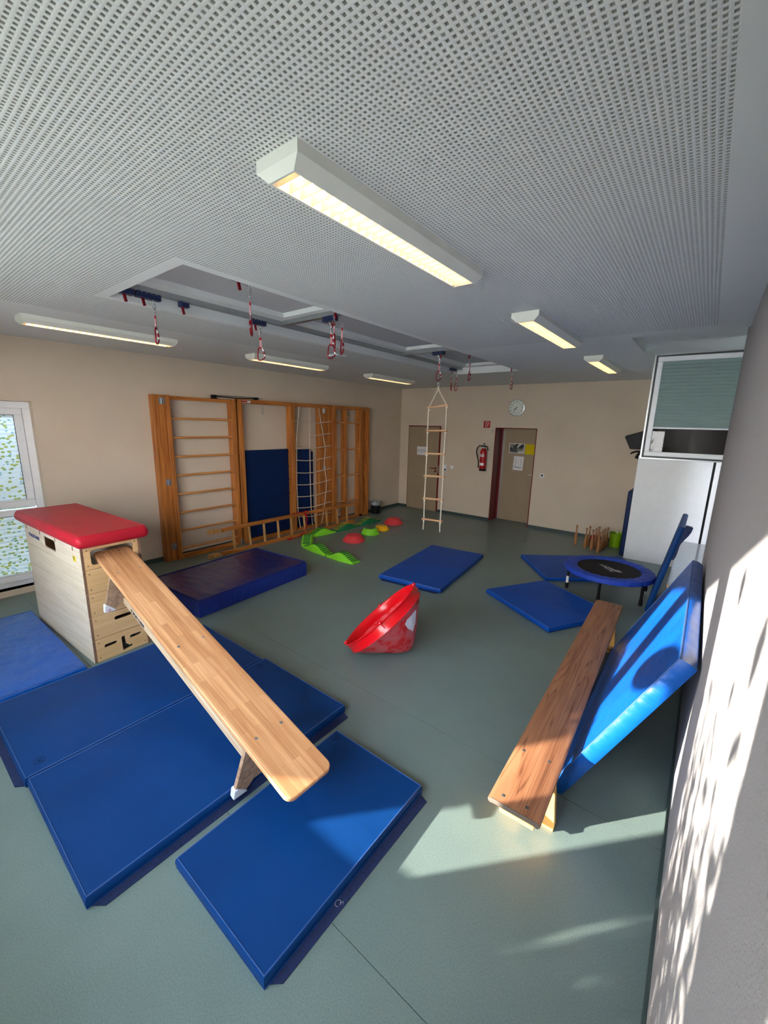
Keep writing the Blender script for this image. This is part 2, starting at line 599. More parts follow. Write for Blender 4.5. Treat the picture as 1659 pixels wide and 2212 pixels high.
def plate(outline, holes, thick, axis='x'):
    """flat board with real openings; 2-D outline in (u,v); returns MB. axis x: u=y,v=z ; axis y: u=x,v=z ; axis z: u=x,v=y"""
    bm = bmesh.new()
    loops = [outline] + list(holes)
    edges = []
    lv = []
    for lp in loops:
        vs = [bm.verts.new((p[0], p[1], 0)) for p in lp]
        lv.append(vs)
        for i in range(len(vs)):
            edges.append(bm.edges.new((vs[i], vs[(i + 1) % len(vs)])))
    bmesh.ops.triangle_fill(bm, use_beauty=True, use_dissolve=False, edges=edges)
    bm.verts.index_update()
    P = [v.co.copy() for v in bm.verts]
    F = [tuple(v.index for v in f.verts) for f in bm.faces]
    L = [[v.index for v in vs] for vs in lv]
    bm.free()

    def mk(p, h):
        if axis == 'x': return (h, p.x, p.y)
        if axis == 'y': return (p.x, h, p.y)
        return (p.x, p.y, h)
    n = len(P)
    vs = [mk(p, 0) for p in P] + [mk(p, thick) for p in P]
    fs = list(F) + [tuple(i + n for i in f[::-1]) for f in F]
    for vi in L:
        for i in range(len(vi)):
            a, b = vi[i], vi[(i + 1) % len(vi)]
            fs.append((a, b, b + n, a + n))
    return MB().add(vs, fs)


def rrect(x0, y0, x1, y1, r, n=5):
    out = []
    for cx, cy, a0 in ((x1 - r, y1 - r, 0), (x0 + r, y1 - r, 90), (x0 + r, y0 + r, 180), (x1 - r, y0 + r, 270)):
        for k in range(n + 1):
            a = math.radians(a0 + 90 * k / n)
            out.append((cx + r * math.cos(a), cy + r * math.sin(a)))
    return out


def text(name, body, size, mat, parent, mtx, ext=0.0006, spacing=1.0, bold=0.0, shear=0.0):
    cu = bpy.data.curves.new(name, 'FONT')
    cu.body = body; cu.size = size; cu.extrude = ext
    cu.align_x = 'CENTER'; cu.align_y = 'CENTER'
    cu.space_character = spacing; cu.offset = bold; cu.shear = shear
    cu.resolution_u = 3
    t = bpy.data.objects.new(name, cu)
    COL.objects.link(t)
    bpy.context.view_layer.update()
    me = bpy.data.meshes.new_from_object(t.evaluated_get(bpy.context.evaluated_depsgraph_get()))
    COL.objects.unlink(t); bpy.data.objects.remove(t)
    me.materials.clear(); me.materials.append(mat)
    me.name = name
    o = bpy.data.objects.new(name, me)
    COL.objects.link(o)
    o.parent = parent
    o.matrix_local = mtx
    return o


def struct(mb, name, mat, label=None, cat=None, parent=None, **kw):
    o = mb.build(name, mat, parent, **kw)
    o['kind'] = 'structure'
    if label:
        o['label'] = label; o['category'] = cat
    return o


# ------------------------------------------------------------------ floor
fl = MB().box((XL - 0.3, YN - 0.3, -0.06), (XO + 0.2, YB + 0.6, -0.004))
floor = struct(fl, 'floor', M['groove'], 'grey green linoleum floor in long sheets with dark seams', 'floor')
ys = [YN - 0.3] + [0.925 + 1.25 * k for k in range(-1, 7)] + [YB + 0.6]
ys = sorted(set(y for y in ys if YN - 0.3 <= y <= YB + 0.6))
for a, b in zip(ys[:-1], ys[1:]):
    MB().box((XL - 0.3, a + 0.0014, -0.004), (XO + 0.2, b - 0.0014, 0.0)).build('floor_sheet', M['floor'], floor)

# ------------------------------------------------------------------ walls
wl = MB()
WY = (0.06, 1.285)                                    # left window opening
WZ = (0.07, 2.205)
wl.box((XL - 0.3, WY[1], 0), (XL, YB + 0.3, HC + 0.3))
wl.box((XL - 0.3, YN - 0.3, 0), (XL, WY[0], HC + 0.3))
wl.box((XL - 0.3, WY[0], WZ[1]), (XL, WY[1], HC + 0.3))
wl.box((XL - 0.3, WY[0], 0), (XL, WY[1], WZ[0]))
struct(wl, 'wall_left', M['wall'], 'long cream plaster wall behind the wooden climbing frames', 'wall')

D1 = (-5.835, -4.925, 2.03); D2 = (-3.605, -2.724, 2.03)
wb = MB()
yb2 = YB + 0.45
for x0, x1 in ((XL, D1[0]), (D1[1], D2[0]), (D2[1], XO)):
    wb.box((x0, YB, 0), (x1, yb2, HC + 0.3))
for d in (D1, D2):
    wb.box((d[0], YB, d[2]), (d[1], yb2, HC + 0.3))
wb.box((D1[0], YB + 0.10, 0), (D1[1], yb2, D1[2]))
wb.box((D2[0], YB + 0.42, 0), (D2[1], yb2, D2[2]))
struct(wb, 'wall_back', M['wall'], 'beige back wall with two doors and a clock', 'wall')

wr = MB().box((XR, YN, 0), (XO, 5.15, HC + 0.3))
struct(wr, 'wall_right', M['rough'], 'roughcast wall at the right edge lit by the sun', 'wall')
NY = (5.35, 6.55, 0.50, 2.99)
wo = MB()
wo.box((XO, YN, 0), (XO + 0.2, NY[0], HC + 0.3)); wo.box((XO, NY[1], 0), (XO + 0.2, YB + 0.3, HC + 0.3))
wo.box((XO, NY[0], 0), (XO + 0.2, NY[1], NY[2])); wo.box((XO, NY[0], NY[3]), (XO + 0.2, NY[1], HC + 0.3))
struct(wo, 'wall_niche', M['wall'], 'outer wall of the window niche behind the low bench', 'wall')

# wall behind the camera with its windows (sill 0.727, head 2.57)
SILL, HEAD = 0.727, 2.57
panes = [(-0.93, -0.35), (-2.16, -1.137), (-4.05, -2.45)]
wn = MB()
wn.box((XL - 0.3, YN - 0.12, 0), (XO, YN + 0.02, SILL)); wn.box((XL - 0.3, YN - 0.12, HEAD), (XO, YN + 0.02, HC + 0.3))
edges = [XL - 0.3] + [e for p_ in sorted(panes) for e in p_] + [XO]
for a, b in zip(edges[0::2], edges[1::2]):
    wn.box((a, YN - 0.12, SILL), (b, YN + 0.02, HEAD))
wn.box((-3.54, YN - 0.10, SILL), (-3.30, YN - 0.04, HEAD))
wn.box((-0.93, YN - 0.12, 2.03), (-0.35, YN + 0.02, HEAD))
struct(wn, 'wall_near', M['wall'], 'window wall behind the viewer', 'wall')

ev = MB().box((XL - 1.0, YN - 1.45, 3.08), (XO + 1.0, YN - 0.12, 3.22))  # unseen roof overhang, added to keep high sky light off the near floor
struct(ev, 'trim_9', M['pvc'], 'unseen overhang added above the near windows to block high sky', 'added_eave')

# skirting
sk = MB().box((XL, WY[1] + 0.02, 0), (XL + 0.012, YB, 0.062)); sk.box((XL, YN, 0), (XL + 0.012, WY[0], 0.062))
struct(sk, 'baseboard_left', M['skirt'], 'dark grey green skirting along the cream wall', 'baseboard')
sk = MB()
for x0, x1 in ((XL, D1[0]), (D1[1], D2[0]), (D2[1], -0.88)):
    sk.box((x0, YB - 0.012, 0), (x1, YB, 0.062))
struct(sk, 'baseboard_back', M['skirt'], 'dark skirting below the beige door wall', 'baseboard')
sk = MB().box((XR - 0.012, YN, 0), (XR, 5.15, 0.062))
struct(sk, 'baseboard_right', M['skirt'], 'dark skirting below the sunlit roughcast wall', 'baseboard')

# ------------------------------------------------------------------ ceiling with perforated field
P = 0.018
RX = (-0.076 - P * 190, -0.076 - P * 131)             # recess
RY = (0.2 + P * 59, 6.40)
PX, PY0, PY1 = -0.709, 4.61, 7.42                     # window pocket
FX0, FY0, NF = -0.076 - P * 234, 0.2, 234
FX1, FY1 = -0.076, 0.2 + P * 234
xs = [XL - 0.3, FX0, RX[0], RX[1], PX, FX1, XO + 0.2]
yy = [YN - 0.3, FY0, RY[0], FY1, PY0, RY[1], PY1, YB + 0.45]
ce = MB()
for i in range(len(xs) - 1):
    for j in range(len(yy) - 1):
        cx_, cy_ = (xs[i] + xs[i + 1]) / 2, (yy[j] + yy[j + 1]) / 2
        if FX0 < cx_ < FX1 and FY0 < cy_ < FY1: continue
        if RX[0] < cx_ < RX[1] and RY[0] < cy_ < RY[1]: continue
        if cx_ > PX and PY0 < cy_ < PY1: continue
        ce.add([(xs[i], yy[j], HC), (xs[i], yy[j + 1], HC), (xs[i + 1], yy[j + 1], HC), (xs[i + 1], yy[j], HC)], [(0, 1, 2, 3)])
# slab above (closes the room)
ce.box((XL - 0.3, YN - 0.3, HC + 0.25), (XO + 0.2, YB + 0.45, HC + 0.35))
ceiling = struct(ce, 'ceiling', M['ceiling'], 'white acoustic ceiling with square holes, a sling rail recess and strip lamps', 'ceiling')
# pocket over the window
pk = MB()
pz = HC + 0.10
pk.add([(PX, PY0, HC), (PX, PY1, HC), (PX, PY1, pz), (PX, PY0, pz)], [(0, 1, 2, 3)])
pk.add([(PX, PY0, HC), (PX, PY0, pz), (XO + 0.2, PY0, pz), (XO + 0.2, PY0, HC)], [(0, 1, 2, 3)])
pk.add([(PX, PY1, HC), (XO + 0.2, PY1, HC), (XO + 0.2, PY1, pz), (PX, PY1, pz)], [(0, 1, 2, 3)])
pk.add([(PX, PY0, pz), (PX, PY1, pz), (XO + 0.2, PY1, pz), (XO + 0.2, PY0, pz)], [(0, 1, 2, 3)])
pk.build('window_pocket', M['ceiling'], ceiling)
# rail recess: shallow rim + three deeper panels
rc = MB()
z1, z2 = HC + 0.10, HC + 0.14
x0, x1 = RX; y0, y1 = RY
for q in ([(x0, y0), (x0, y1)], [(x0, y1), (x1, y1)], [(x1, y1), (x1, y0)], [(x1, y0), (x0, y0)]):
    (ax, ay), (bx, by) = q
    rc.add([(ax, ay, HC), (bx, by, HC), (bx, by, z1), (ax, ay, z1)], [(0, 1, 2, 3)])
pxs = (x0 + 0.235, x1 - 0.10)
pys = [(y0 + 0.02, 2.61), (2.80, 4.58), (4.78, y1 - 0.16)]
gx = [x0, pxs[0], pxs[1], x1]
gy = [y0, pys[0][0], pys[0][1], pys[1][0], pys[1][1], pys[2][0], pys[2][1], y1]
for i in range(3):
    for j in range(7):
        deep = i == 1 and j in (1, 3, 5)
        zz = z2 if deep else z1
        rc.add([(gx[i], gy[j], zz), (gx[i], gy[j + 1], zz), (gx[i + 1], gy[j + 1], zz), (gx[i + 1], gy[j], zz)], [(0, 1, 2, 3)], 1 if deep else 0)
        if deep:
            a, b, c, d = gx[i], gx[i + 1], gy[j], gy[j + 1]
            for q in ([(a, c), (a, d)], [(a, d), (b, d)], [(b, d), (b, c)], [(b, c), (a, c)]):
                (ax, ay), (bx, by) = q
                rc.add([(ax, ay, z1), (bx, by, z1), (bx, by, z2), (ax, ay, z2)], [(0, 1, 2, 3)])
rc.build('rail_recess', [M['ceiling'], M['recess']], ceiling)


def perforated():
    k = np.arange(NF)
    ix, iy = np.meshgrid(k, k, indexing='ij')
    cx = FX0 + P * (ix + 0.5); cy = FY0 + P * (iy + 0.5)
    rec = (cx > RX[0]) & (cx < RX[1]) & (cy > RY[0])
    mg = (cx > RX[0] - 0.07) & (cx < RX[1] + 0.07) & (cy > RY[0] - 0.07)
    edge = np.zeros_like(rec)
    hole = ~rec & ~mg
    pl = ~rec & mg
    h = P / 2; r = 0.0043; dz = 0.018
    a = np.array([(-h, -h), (h, -h), (h, h), (-h, h)])
    b = np.array([(-r, -r), (r, -r), (r, r), (-r, r)])
    c = np.stack([cx[hole], cy[hole]], 1)
    n = len(c)
    V = np.zeros((n, 12, 3))
    V[:, 0:4, :2] = c[:, None] + a; V[:, 4:8, :2] = c[:, None] + b; V[:, 8:12, :2] = c[:, None] + b
    V[:, :8, 2] = HC; V[:, 8:, 2] = HC + dz
    f = []
    for i in range(4):
        j = (i + 1) % 4
        f.append((i, i + 4, j + 4, j))
        f.append((i + 4, i + 8, j + 8, j + 4))
    f.append((8, 11, 10, 9))
    f = np.array(f)
    F = (f[None] + (np.arange(n) * 12)[:, None, None]).reshape(-1, 4)
    mi = np.tile(np.array([0, 2] * 4 + [1]), n)
    c2 = np.stack([cx[pl], cy[pl]], 1)
    V2 = np.zeros((len(c2), 4, 3)); V2[:, :, :2] = c2[:, None] + a; V2[:, :, 2] = HC
    F2 = (np.array([(0, 3, 2, 1)])[None] + (np.arange(len(c2)) * 4)[:, None, None]).reshape(-1, 4) + n * 12
    VV = np.concatenate([V.reshape(-1, 3), V2.reshape(-1, 3)]); FF = np.concatenate([F, F2])
    mi = np.concatenate([mi, np.zeros(len(F2), int)])
    me = bpy.data.meshes.new('perforated_board')
    me.vertices.add(len(VV)); me.vertices.foreach_set('co', VV.ravel())
    me.loops.add(FF.size); me.loops.foreach_set('vertex_index', FF.ravel().astype(np.int32))
    me.polygons.add(len(FF)); me.polygons.foreach_set('loop_start', np.arange(len(FF), dtype=np.int32) * 4)
    me.materials.append(M['ceiling']); me.materials.append(M['hole']); me.materials.append(M['hole_edge'])
    me.polygons.foreach_set('material_index', mi.astype(np.int32))
    me.update(calc_edges=True)
    o = bpy.data.objects.new('perforated_board', me)
    COL.objects.link(o); o.parent = ceiling
    o['kind'] = 'stuff'


perforated()

# ------------------------------------------------------------------ left window (two panes with dotted pleated blinds)
win = thing('window_1', 'white window in the cream wall with green dotted pleated blinds', 'window', (-6.2, 0.0, 0.0))
win['kind'] = 'structure'


def ring(mb, x0, x1, ya, yb, za, zb, wd):
    mb.box((x0, ya, za), (x1, yb, za + wd)); mb.box((x0, ya, zb - wd), (x1, yb, zb))
    mb.box((x0, ya, za + wd), (x1, ya + wd, zb - wd)); mb.box((x0, yb - wd, za + wd), (x1, yb, zb - wd))
    return mb


ring(MB(), -0.06, 0.0, 0.06, 1.285, 0.07, 2.205, 0.075).build('window_frame', M['pvc'], win, bevel=0.004)
for (za, zb) in ((1.005, 2.13), (0.13, 0.985)):
    s_ = ring(MB(), -0.045, 0.02, 0.14, 1.205, za, zb, 0.075).build('sash', M['pvc'], win, bevel=0.006)
    ring(MB(), 0.0, 0.012, 0.212, 1.132, za + 0.072, zb - 0.072, 0.008).build('gasket', M['dark_gasket'], s_)
    z_a, z_b = za + 0.08, zb - 0.08
    np_ = int((z_b - z_a) / 0.024)
    vs, fs = [], []
    for k in range(np_ + 1):
        z_ = z_a + (z_b - z_a) * k / np_
        xx = 0.004 + (0.011 if k % 2 else 0.0)
        vs += [(xx, 0.22, z_), (xx, 1.125, z_)]
    for k in range(np_):
        fs.append((2 * k, 2 * k + 1, 2 * k + 3, 2 * k + 2))
    MB().add(vs, fs).build('pleated_blind', M['dots'], s_)
    MB().box((0.0, 0.218, z_a - 0.004), (0.02, 1.128, z_a + 0.012)).build('blind_rail', M['pvc'], s_)
    MB().box((-0.03, 0.20, za + 0.06), (-0.024, 1.14, zb - 0.06)).build('pane', M['glass'], s_)
MB().box((-0.02, 0.03, 0.03), (0.10, 1.30, 0.07)).build('window_sill', M['pvc'], win, bevel=0.004)

# near wall windows (behind the viewer): slim frames
for n_, (a, b) in enumerate(panes):
    f_ = MB()
    f_.box((a, YN - 0.10, SILL), (b, YN - 0.04, SILL + 0.004)); hd_ = 2.03 if n_ == 0 else HEAD
    f_.box((a, YN - 0.10, hd_ - 0.004), (b, YN - 0.04, hd_))
    struct(f_, 'trim_%d' % (n_ + 1), M['pvc'], 'slim frame of a window behind the viewer', 'window frame')

orn = thing('window_ornament', 'dark oval ornament hanging in the window behind the viewer', 'ornament', (-2.84, YN - 0.13, 2.05))
MB().prism([(0.29 * math.cos(2 * math.pi * k / 32) , 0.15 * math.sin(2 * math.pi * k / 32) + 0.05 * math.cos(2 * math.pi * k / 32)) for k in range(32)], -0.006, 0.006, 1).build('disc', M['black'], orn)
MB().cyl((0, 0, 0.14), (0, 0, HEAD - 2.05), 0.002, 5).build('cord', M['rope'], orn)

# niche: fixed window frame and the casement standing open into the room
w3 = thing('window_3', 'window opening in the niche behind the white cabinet', 'window', (XO, 0, 0))
w3['kind'] = 'structure'
ring(MB(), 0.02, 0.09, NY[0], NY[1], NY[2], NY[3], 0.07).build('window_frame', M['pvc'], w3, bevel=0.004)
MB().box((0.02, NY[0] + 0.07, 1.68), (0.09, NY[1] - 0.07, 1.76)).build('transom', M['pvc'], w3)

cs = thing('window_2', 'open window casement with a grey green pleated blind high on the right', 'window', (0.0, 5.55, 0.0), 0.04)
cs['kind'] = 'structure'
cx0, cx1, cz0, cz1 = -0.578, 0.36, 1.755, 2.845


def ringy(mb, y0, y1, xa, xb, za, zb, wd):
    mb.box((xa, y0, za), (xb, y1, za + wd)); mb.box((xa, y0, zb - wd), (xb, y1, zb))
    mb.box((xa, y0, za + wd), (xa + wd, y1, zb - wd)); mb.box((xb - wd, y0, za + wd), (xb, y1, zb - wd))
    return mb


ringy(MB(), 0.0, 0.035, cx0 + 0.012, cx1, cz0 + 0.012, cz1 - 0.012, 0.05).build('sash_frame', M['pvc'], cs, bevel=0.005)
ringy(MB(), 0.012, 0.05, cx0 - 0.008, cx1 + 0.01, cz0 - 0.006, cz1 + 0.006, 0.03).build('gasket', M['dark_gasket'], cs)
ringy(MB(), 0.05, 0.075, cx0 - 0.026, cx1 + 0.02, cz0 - 0.022, cz1 + 0.018, 0.03).build('outer_frame', M['alu'], cs)
MB().box((cx0 + 0.05, 0.028, cz0 + 0.05), (cx1 - 0.05, 0.034, cz1 - 0.05)).build('pane', M['tint_glass'], cs)
zb0, zb1 = 2.085, 2.805
vs, fs = [], []
for k in range(41):
    z_ = zb0 + (zb1 - zb0) * k / 40
    yy_ = 0.004 + (0.015 if k % 2 else 0.0)
    vs += [(cx0 + 0.062, yy_, z_), (cx1 - 0.05, yy_, z_)]
for k in range(40):
    fs.append((2 * k, 2 * k + 1, 2 * k + 3, 2 * k + 2))
MB().add(vs, fs).build('pleated_blind', M['pleat'], cs)
MB().box((cx0 + 0.06, 0.0, zb0 - 0.014), (cx1 - 0.05, 0.02, zb0 + 0.002)).build('blind_rail', M['pvc'], cs)

# ------------------------------------------------------------------ doors
d1 = thing('door_1', 'taupe door in the corner with a dark red lever handle', 'door', (0, YB, 0))
d1['kind'] = 'structure'
fr = MB()
fr.box((D1[0], 0.0, 0), (D1[0] + 0.018, 0.1, D1[2])); fr.box((D1[1] - 0.035, -0.004, 0), (D1[1], 0.1, D1[2])); fr.box((D1[0], 0.0, D1[2] - 0.022), (D1[1], 0.1, D1[2]))
fr.build('door_frame', M['red_frame'], d1)
lf = MB().box((D1[0] + 0.018, -0.012, 0.006), (D1[1] - 0.04, 0.03, D1[2] - 0.024)).build('door_leaf', M['door'], d1, bevel=0.003)
h_ = MB()
h_.tube([(-5.02, -0.012, 1.045), (-5.02, -0.05, 1.045), (-5.06, -0.058, 1.045), (-5.15, -0.058, 1.047)], 0.011, 8)
h_.cyl((-5.02, -0.022, 1.045), (-5.02, -0.012, 1.045), 0.026, 16)
h_.cyl((-5.02, -0.022, 0.975), (-5.02, -0.012, 0.975), 0.026, 16)
h_.build('door_handle', M['red_frame'], lf, smooth=True)
MB().box((D1[1] - 0.034, -0.007, 0.94), (D1[1] - 0.012, -0.003, 1.12)).build('strike_plate', M['steel'], d1)

d2 = thing('door_2', 'taupe door set deep in a dark red frame below the clock', 'door', (0, YB, 0))
d2['kind'] = 'structure'
fr = MB()
fr.box((D2[0], 0.0, 0), (D2[0] + 0.015, 0.36, D2[2])); fr.box((D2[1] - 0.02, 0.0, 0), (D2[1], 0.36, D2[2])); fr.box((D2[0], 0.0, D2[2] - 0.015), (D2[1], 0.36, D2[2]))
fr.box((D2[0] + 0.015, 0.33, 0), (D2[0] + 0.05, 0.36, D2[2] - 0.015))
fr.build('door_frame', M['red_frame'], d2)
lf2 = MB().box((D2[0] + 0.055, 0.335, 0.006), (D2[1] - 0.022, 0.375, D2[2] - 0.02)).build('door_leaf', M['door'], d2)
ed = MB()
for xx in (0.056, 0.085):
    ed.box((D2[0] + xx, 0.326, 0.02), (D2[0] + xx + 0.012, 0.336, D2[2] - 0.06))
ed.build('edge_profile', M['alu'], lf2)
h_ = MB()
h_.tube([(-2.83, 0.335, 1.06), (-2.83, 0.29, 1.06), (-2.87, 0.285, 1.06), (-2.93, 0.285, 1.06)], 0.011, 8)
h_.build('door_handle', M['alu'], lf2, smooth=True)

# notices on the doors
def paper(x0, x1, za, zb, y, mat, label, cat='notice', tilt=0.0):
    cx_, cz_ = (x0 + x1) / 2, (za + zb) / 2
    o = MB().box((-(x1 - x0) / 2, -0.0015, -(zb - za) / 2), ((x1 - x0) / 2, 0.0, (zb - za) / 2)).build('paper_notice', mat)
    o.location = (cx_, y, cz_); o.rotation_euler = (0, tilt, 0)
    return tag(o, label, cat)


o = paper(-5.56, -5.26, 1.335, 1.535, YB - 0.0135, M['paper'], 'white paper with a pencil drawing on the corner door')
dr = MB()
for k in range(16):
    x_ = -0.12 + 0.016 * k
    z_ = 0.02 * math.sin(k * 2.1) + 0.01
    dr.box((x_, -0.0022, z_ - 0.05), (x_ + 0.003, -0.0016, z_ + 0.03))
    dr.box((x_ - 0.006, -0.0022, z_), (x_ + 0.014, -0.0016, z_ + 0.003))
dr.build('pencil_drawing', M['pencil'], o)
yl = YB + 0.334
o = paper(-3.395, -3.065, 1.50, 1.705, yl, M['paper'], 'photo print with a white border on the recessed door', 'photo')
MB().box((-0.152, -0.0022, -0.092), (0.152, -0.0016, 0.092)).build('photo_print', M['photo'], o)
paper(-3.045, -2.80, 1.485, 1.70, yl, M['yellow_paper'], 'yellow sheet pinned beside the photo on the recessed door', 'notice', 0.02)
o = paper(-3.275, -3.06, 1.135, 1.435, yl, M['paper'], 'white sheet with a drawn swing below the photo', 'notice', 0.03)
dr = MB()
dr.box((-0.062, -0.0024, -0.07), (-0.057, -0.0016, 0.13)); dr.box((0.055, -0.0024, -0.06), (0.060, -0.0016, 0.13))
dr.box((-0.07, -0.0024, -0.095), (0.07, -0.0016, -0.082)); dr.box((-0.072, -0.0024, -0.095), (-0.062, -0.0016, -0.06))
dr.build('swing_drawing', M['pencil'], o)

# ------------------------------------------------------------------ things on the back wall
ck = thing('wall_clock', 'round white wall clock above the recessed door', 'clock', (-3.178, YB, 2.432))
rx = Matrix.Rotation(math.pi / 2, 4, 'X')
MB().lathe([(0.0, 0.03), (0.155, 0.03), (0.168, 0.026), (0.168, 0.0)], 40, M4=rx).build('case', M['alu'], ck, smooth=True)
MB().lathe([(0.0, 0.0315), (0.152, 0.0315)], 40, M4=rx).build('dial', M['clock_face'], ck)
for hh in range(12):
    a = math.radians(30 * hh)
    R_ = 0.118
    mt = Matrix.Translation((R_ * math.sin(a), -0.0325, R_ * math.cos(a))) @ Matrix.Rotation(math.pi / 2, 4, 'X')
    text('numeral', str(12 if hh == 0 else hh), 0.036, M['black'], ck, mt, bold=0.0006)
for ang, ln, wd in ((232, 0.075, 0.011), (212, 0.115, 0.008)):
    a = math.radians(ang)
    pts = [(-wd / 2, -0.02), (wd / 2, -0.02), (wd / 3, ln), (-wd / 3, ln)]
    mm = Matrix.Translation((0, -0.036 + ln * 0.01, 0)) @ Matrix.Rotation(a, 4, 'Y')
    MB().prism(pts, -0.001, 0.001, 1, M4=mm).build('hand', M['black'], ck)

sg = thing('fire_sign', 'square red fire extinguisher sign with a white hose symbol', 'sign', (-3.803, YB, 2.088))
MB().box((-0.075, -0.004, -0.072), (0.075, 0.0, 0.072)).build('panel', M['red_paint'], sg)
sy = MB()
sy.tube([(-0.03, -0.006, -0.055), (-0.03, -0.006, 0.03), (-0.018, -0.006, 0.052), (0.01, -0.006, 0.052)], 0.0035, 6)
sy.tube([(0.01, -0.006, 0.055), (0.035, -0.006, 0.045), (0.042, -0.006, 0.02), (0.012, -0.006, -0.02), (0.005, -0.006, -0.055)], 0.0045, 6)
sy.tube([(-0.012, -0.006, 0.035), (0.012, -0.006, 0.01), (0.005, -0.006, -0.03), (-0.03, -0.006, -0.055)], 0.003, 6)
sy.build('hose_symbol', M['paper'], sg)

ex = thing('fire_extinguisher', 'red fire extinguisher with black hose hanging between the doors', 'extinguisher', (-3.79, YB - 0.10, 1.10))
MB().lathe([(0.0, 0.0), (0.068, 0.0), (0.072, 0.01), (0.072, 0.05), (0.0, 0.05)], 20).build('base', M['black'], ex, smooth=True)
MB().lathe([(0.068, 0.045), (0.07, 0.05), (0.07, 0.40), (0.064, 0.44), (0.04, 0.475), (0.028, 0.485), (0.0, 0.485)], 24).build('cylinder', M['red_paint'], ex, smooth=True)
MB().lathe([(0.028, 0.48), (0.03, 0.50), (0.03, 0.52), (0.0, 0.52)], 14).build('neck', M['steel'], ex, smooth=True)
vv = MB().box((-0.05, -0.02, 0.515), (0.03, 0.02, 0.545))
vv.tube([(0.02, 0, 0.53), (0.07, 0, 0.525), (0.085, 0, 0.49), (0.10, 0, 0.44)], 0.011, 8)
vv.cyl((0, 0, 0.54), (0, 0, 0.585), 0.007, 8); vv.box((-0.018, -0.012, 0.58), (0.018, 0.012, 0.592))
vv.build('valve', M['black'], ex)
MB().tube([(-0.04, 0, 0.53), (-0.10, 0, 0.54), (-0.148, -0.01, 0.48), (-0.155, -0.02, 0.40), (-0.12, -0.03, 0.30), (-0.09, -0.03, 0.22), (-0.086, -0.02, 0.06)], 0.012, 8).build('hose', M['black'], ex, smooth=True)
for (z0_, z1_) in ((0.12, 0.175), (0.335, 0.36), (0.31, 0.325)):
    vs = []; fs = []
    for k in range(9):
        a = math.radians(-135 + 90 * k / 8)
        vs += [(0.0715 * math.cos(a), 0.0715 * math.sin(a), z0_), (0.0715 * math.cos(a), 0.0715 * math.sin(a), z1_)]
    for k in range(8):
        fs.append((2 * k, 2 * k + 2, 2 * k + 3, 2 * k + 1))
    MB().add(vs, fs).build('paper_band', M['paper'], ex)
MB().box((-0.03, 0.068, 0.30), (0.03, 0.098, 0.42)).build('bracket', M['black'], ex)


def socket(name, x, z, label, cat, two=False):
    t = thing(name, label, cat, (x, YB, z))
    hgt = 0.075 if two else 0.04
    MB().box((-0.04, -0.009, -hgt), (0.04, 0, hgt)).build('cover_plate', M['white'], t, bevel=0.004)
    if name == 'wall_socket':
        zz = -0.035 if two else 0.0
        MB().lathe([(0.0, 0.010), (0.019, 0.010), (0.021, 0.012), (0.024, 0.009)], 18, c=(0, 0, 0), M4=Matrix.Translation((0, 0, zz)) @ rx).build('socket_well', M['dark_gasket'], t)
        if two:
            MB().box((-0.03, -0.013, 0.006), (0.03, -0.009, 0.066)).build('rocker', M['white'], t, bevel=0.002)
    else:
        MB().box((-0.03, -0.013, -0.03), (0.03, -0.009, 0.03)).build('rocker', M['white'], t, bevel=0.002)


socket('wall_socket', -4.765, 1.072, 'white double wall socket beside the corner door handle', 'socket', True)
socket('light_switch', -4.588, 1.105, 'small white switch to the right of the double socket', 'switch')
socket('wall_socket', -2.541, 1.109, 'white wall socket right of the recessed door', 'socket')
hk = MB().tube([(-3.655, YB, 1.985), (-3.655, YB - 0.03, 1.985), (-3.665, YB - 0.035, 1.93), (-3.685, YB - 0.045, 1.925)], 0.007, 6)
tag(hk.build('coat_hook', M['alu'], None), 'small grey hook on the wall beside the red door frame', 'hook')

# waste bin in the corner
bn = thing('waste_bin', 'black waste bin with a clear bag standing in the corner', 'bin', (-5.90, 7.26, 0))
MB().lathe([(0.0, 0.004), (0.095, 0.004), (0.10, 0.0), (0.128, 0.265), (0.124, 0.265), (0.094, 0.02), (0.0, 0.02)], 22).build('tub', M['black'], bn, smooth=True)
bg_ = []
for k in range(25):
    pass
vs, fs = [], []
n_ = 36
for lvl, (r_, z_) in enumerate(((0.088, 0.10), (0.1225, 0.268), (0.130, 0.276), (0.135, 0.262), (0.131, 0.205))):
    for k in range(n_):
        a = 2 * math.pi * k / n_
        jr = 0.003 * math.sin(k * 5.3 + lvl) if lvl else -0.008
        jz = 0.014 * math.sin(k * 2.7) if lvl == 4 else 0.004 * math.sin(k * 1.9)
        vs.append(((r_ + jr) * math.cos(a), (r_ + jr) * math.sin(a), z_ + jz))
for l_ in range(4):
    for k in range(n_):
        k2 = (k + 1) % n_
        fs.append((l_ * n_ + k, l_ * n_ + k2, (l_ + 1) * n_ + k2, (l_ + 1) * n_ + k))
MB().add(vs, fs).build('bin_bag', M['bin_bag'], bn, smooth=True)

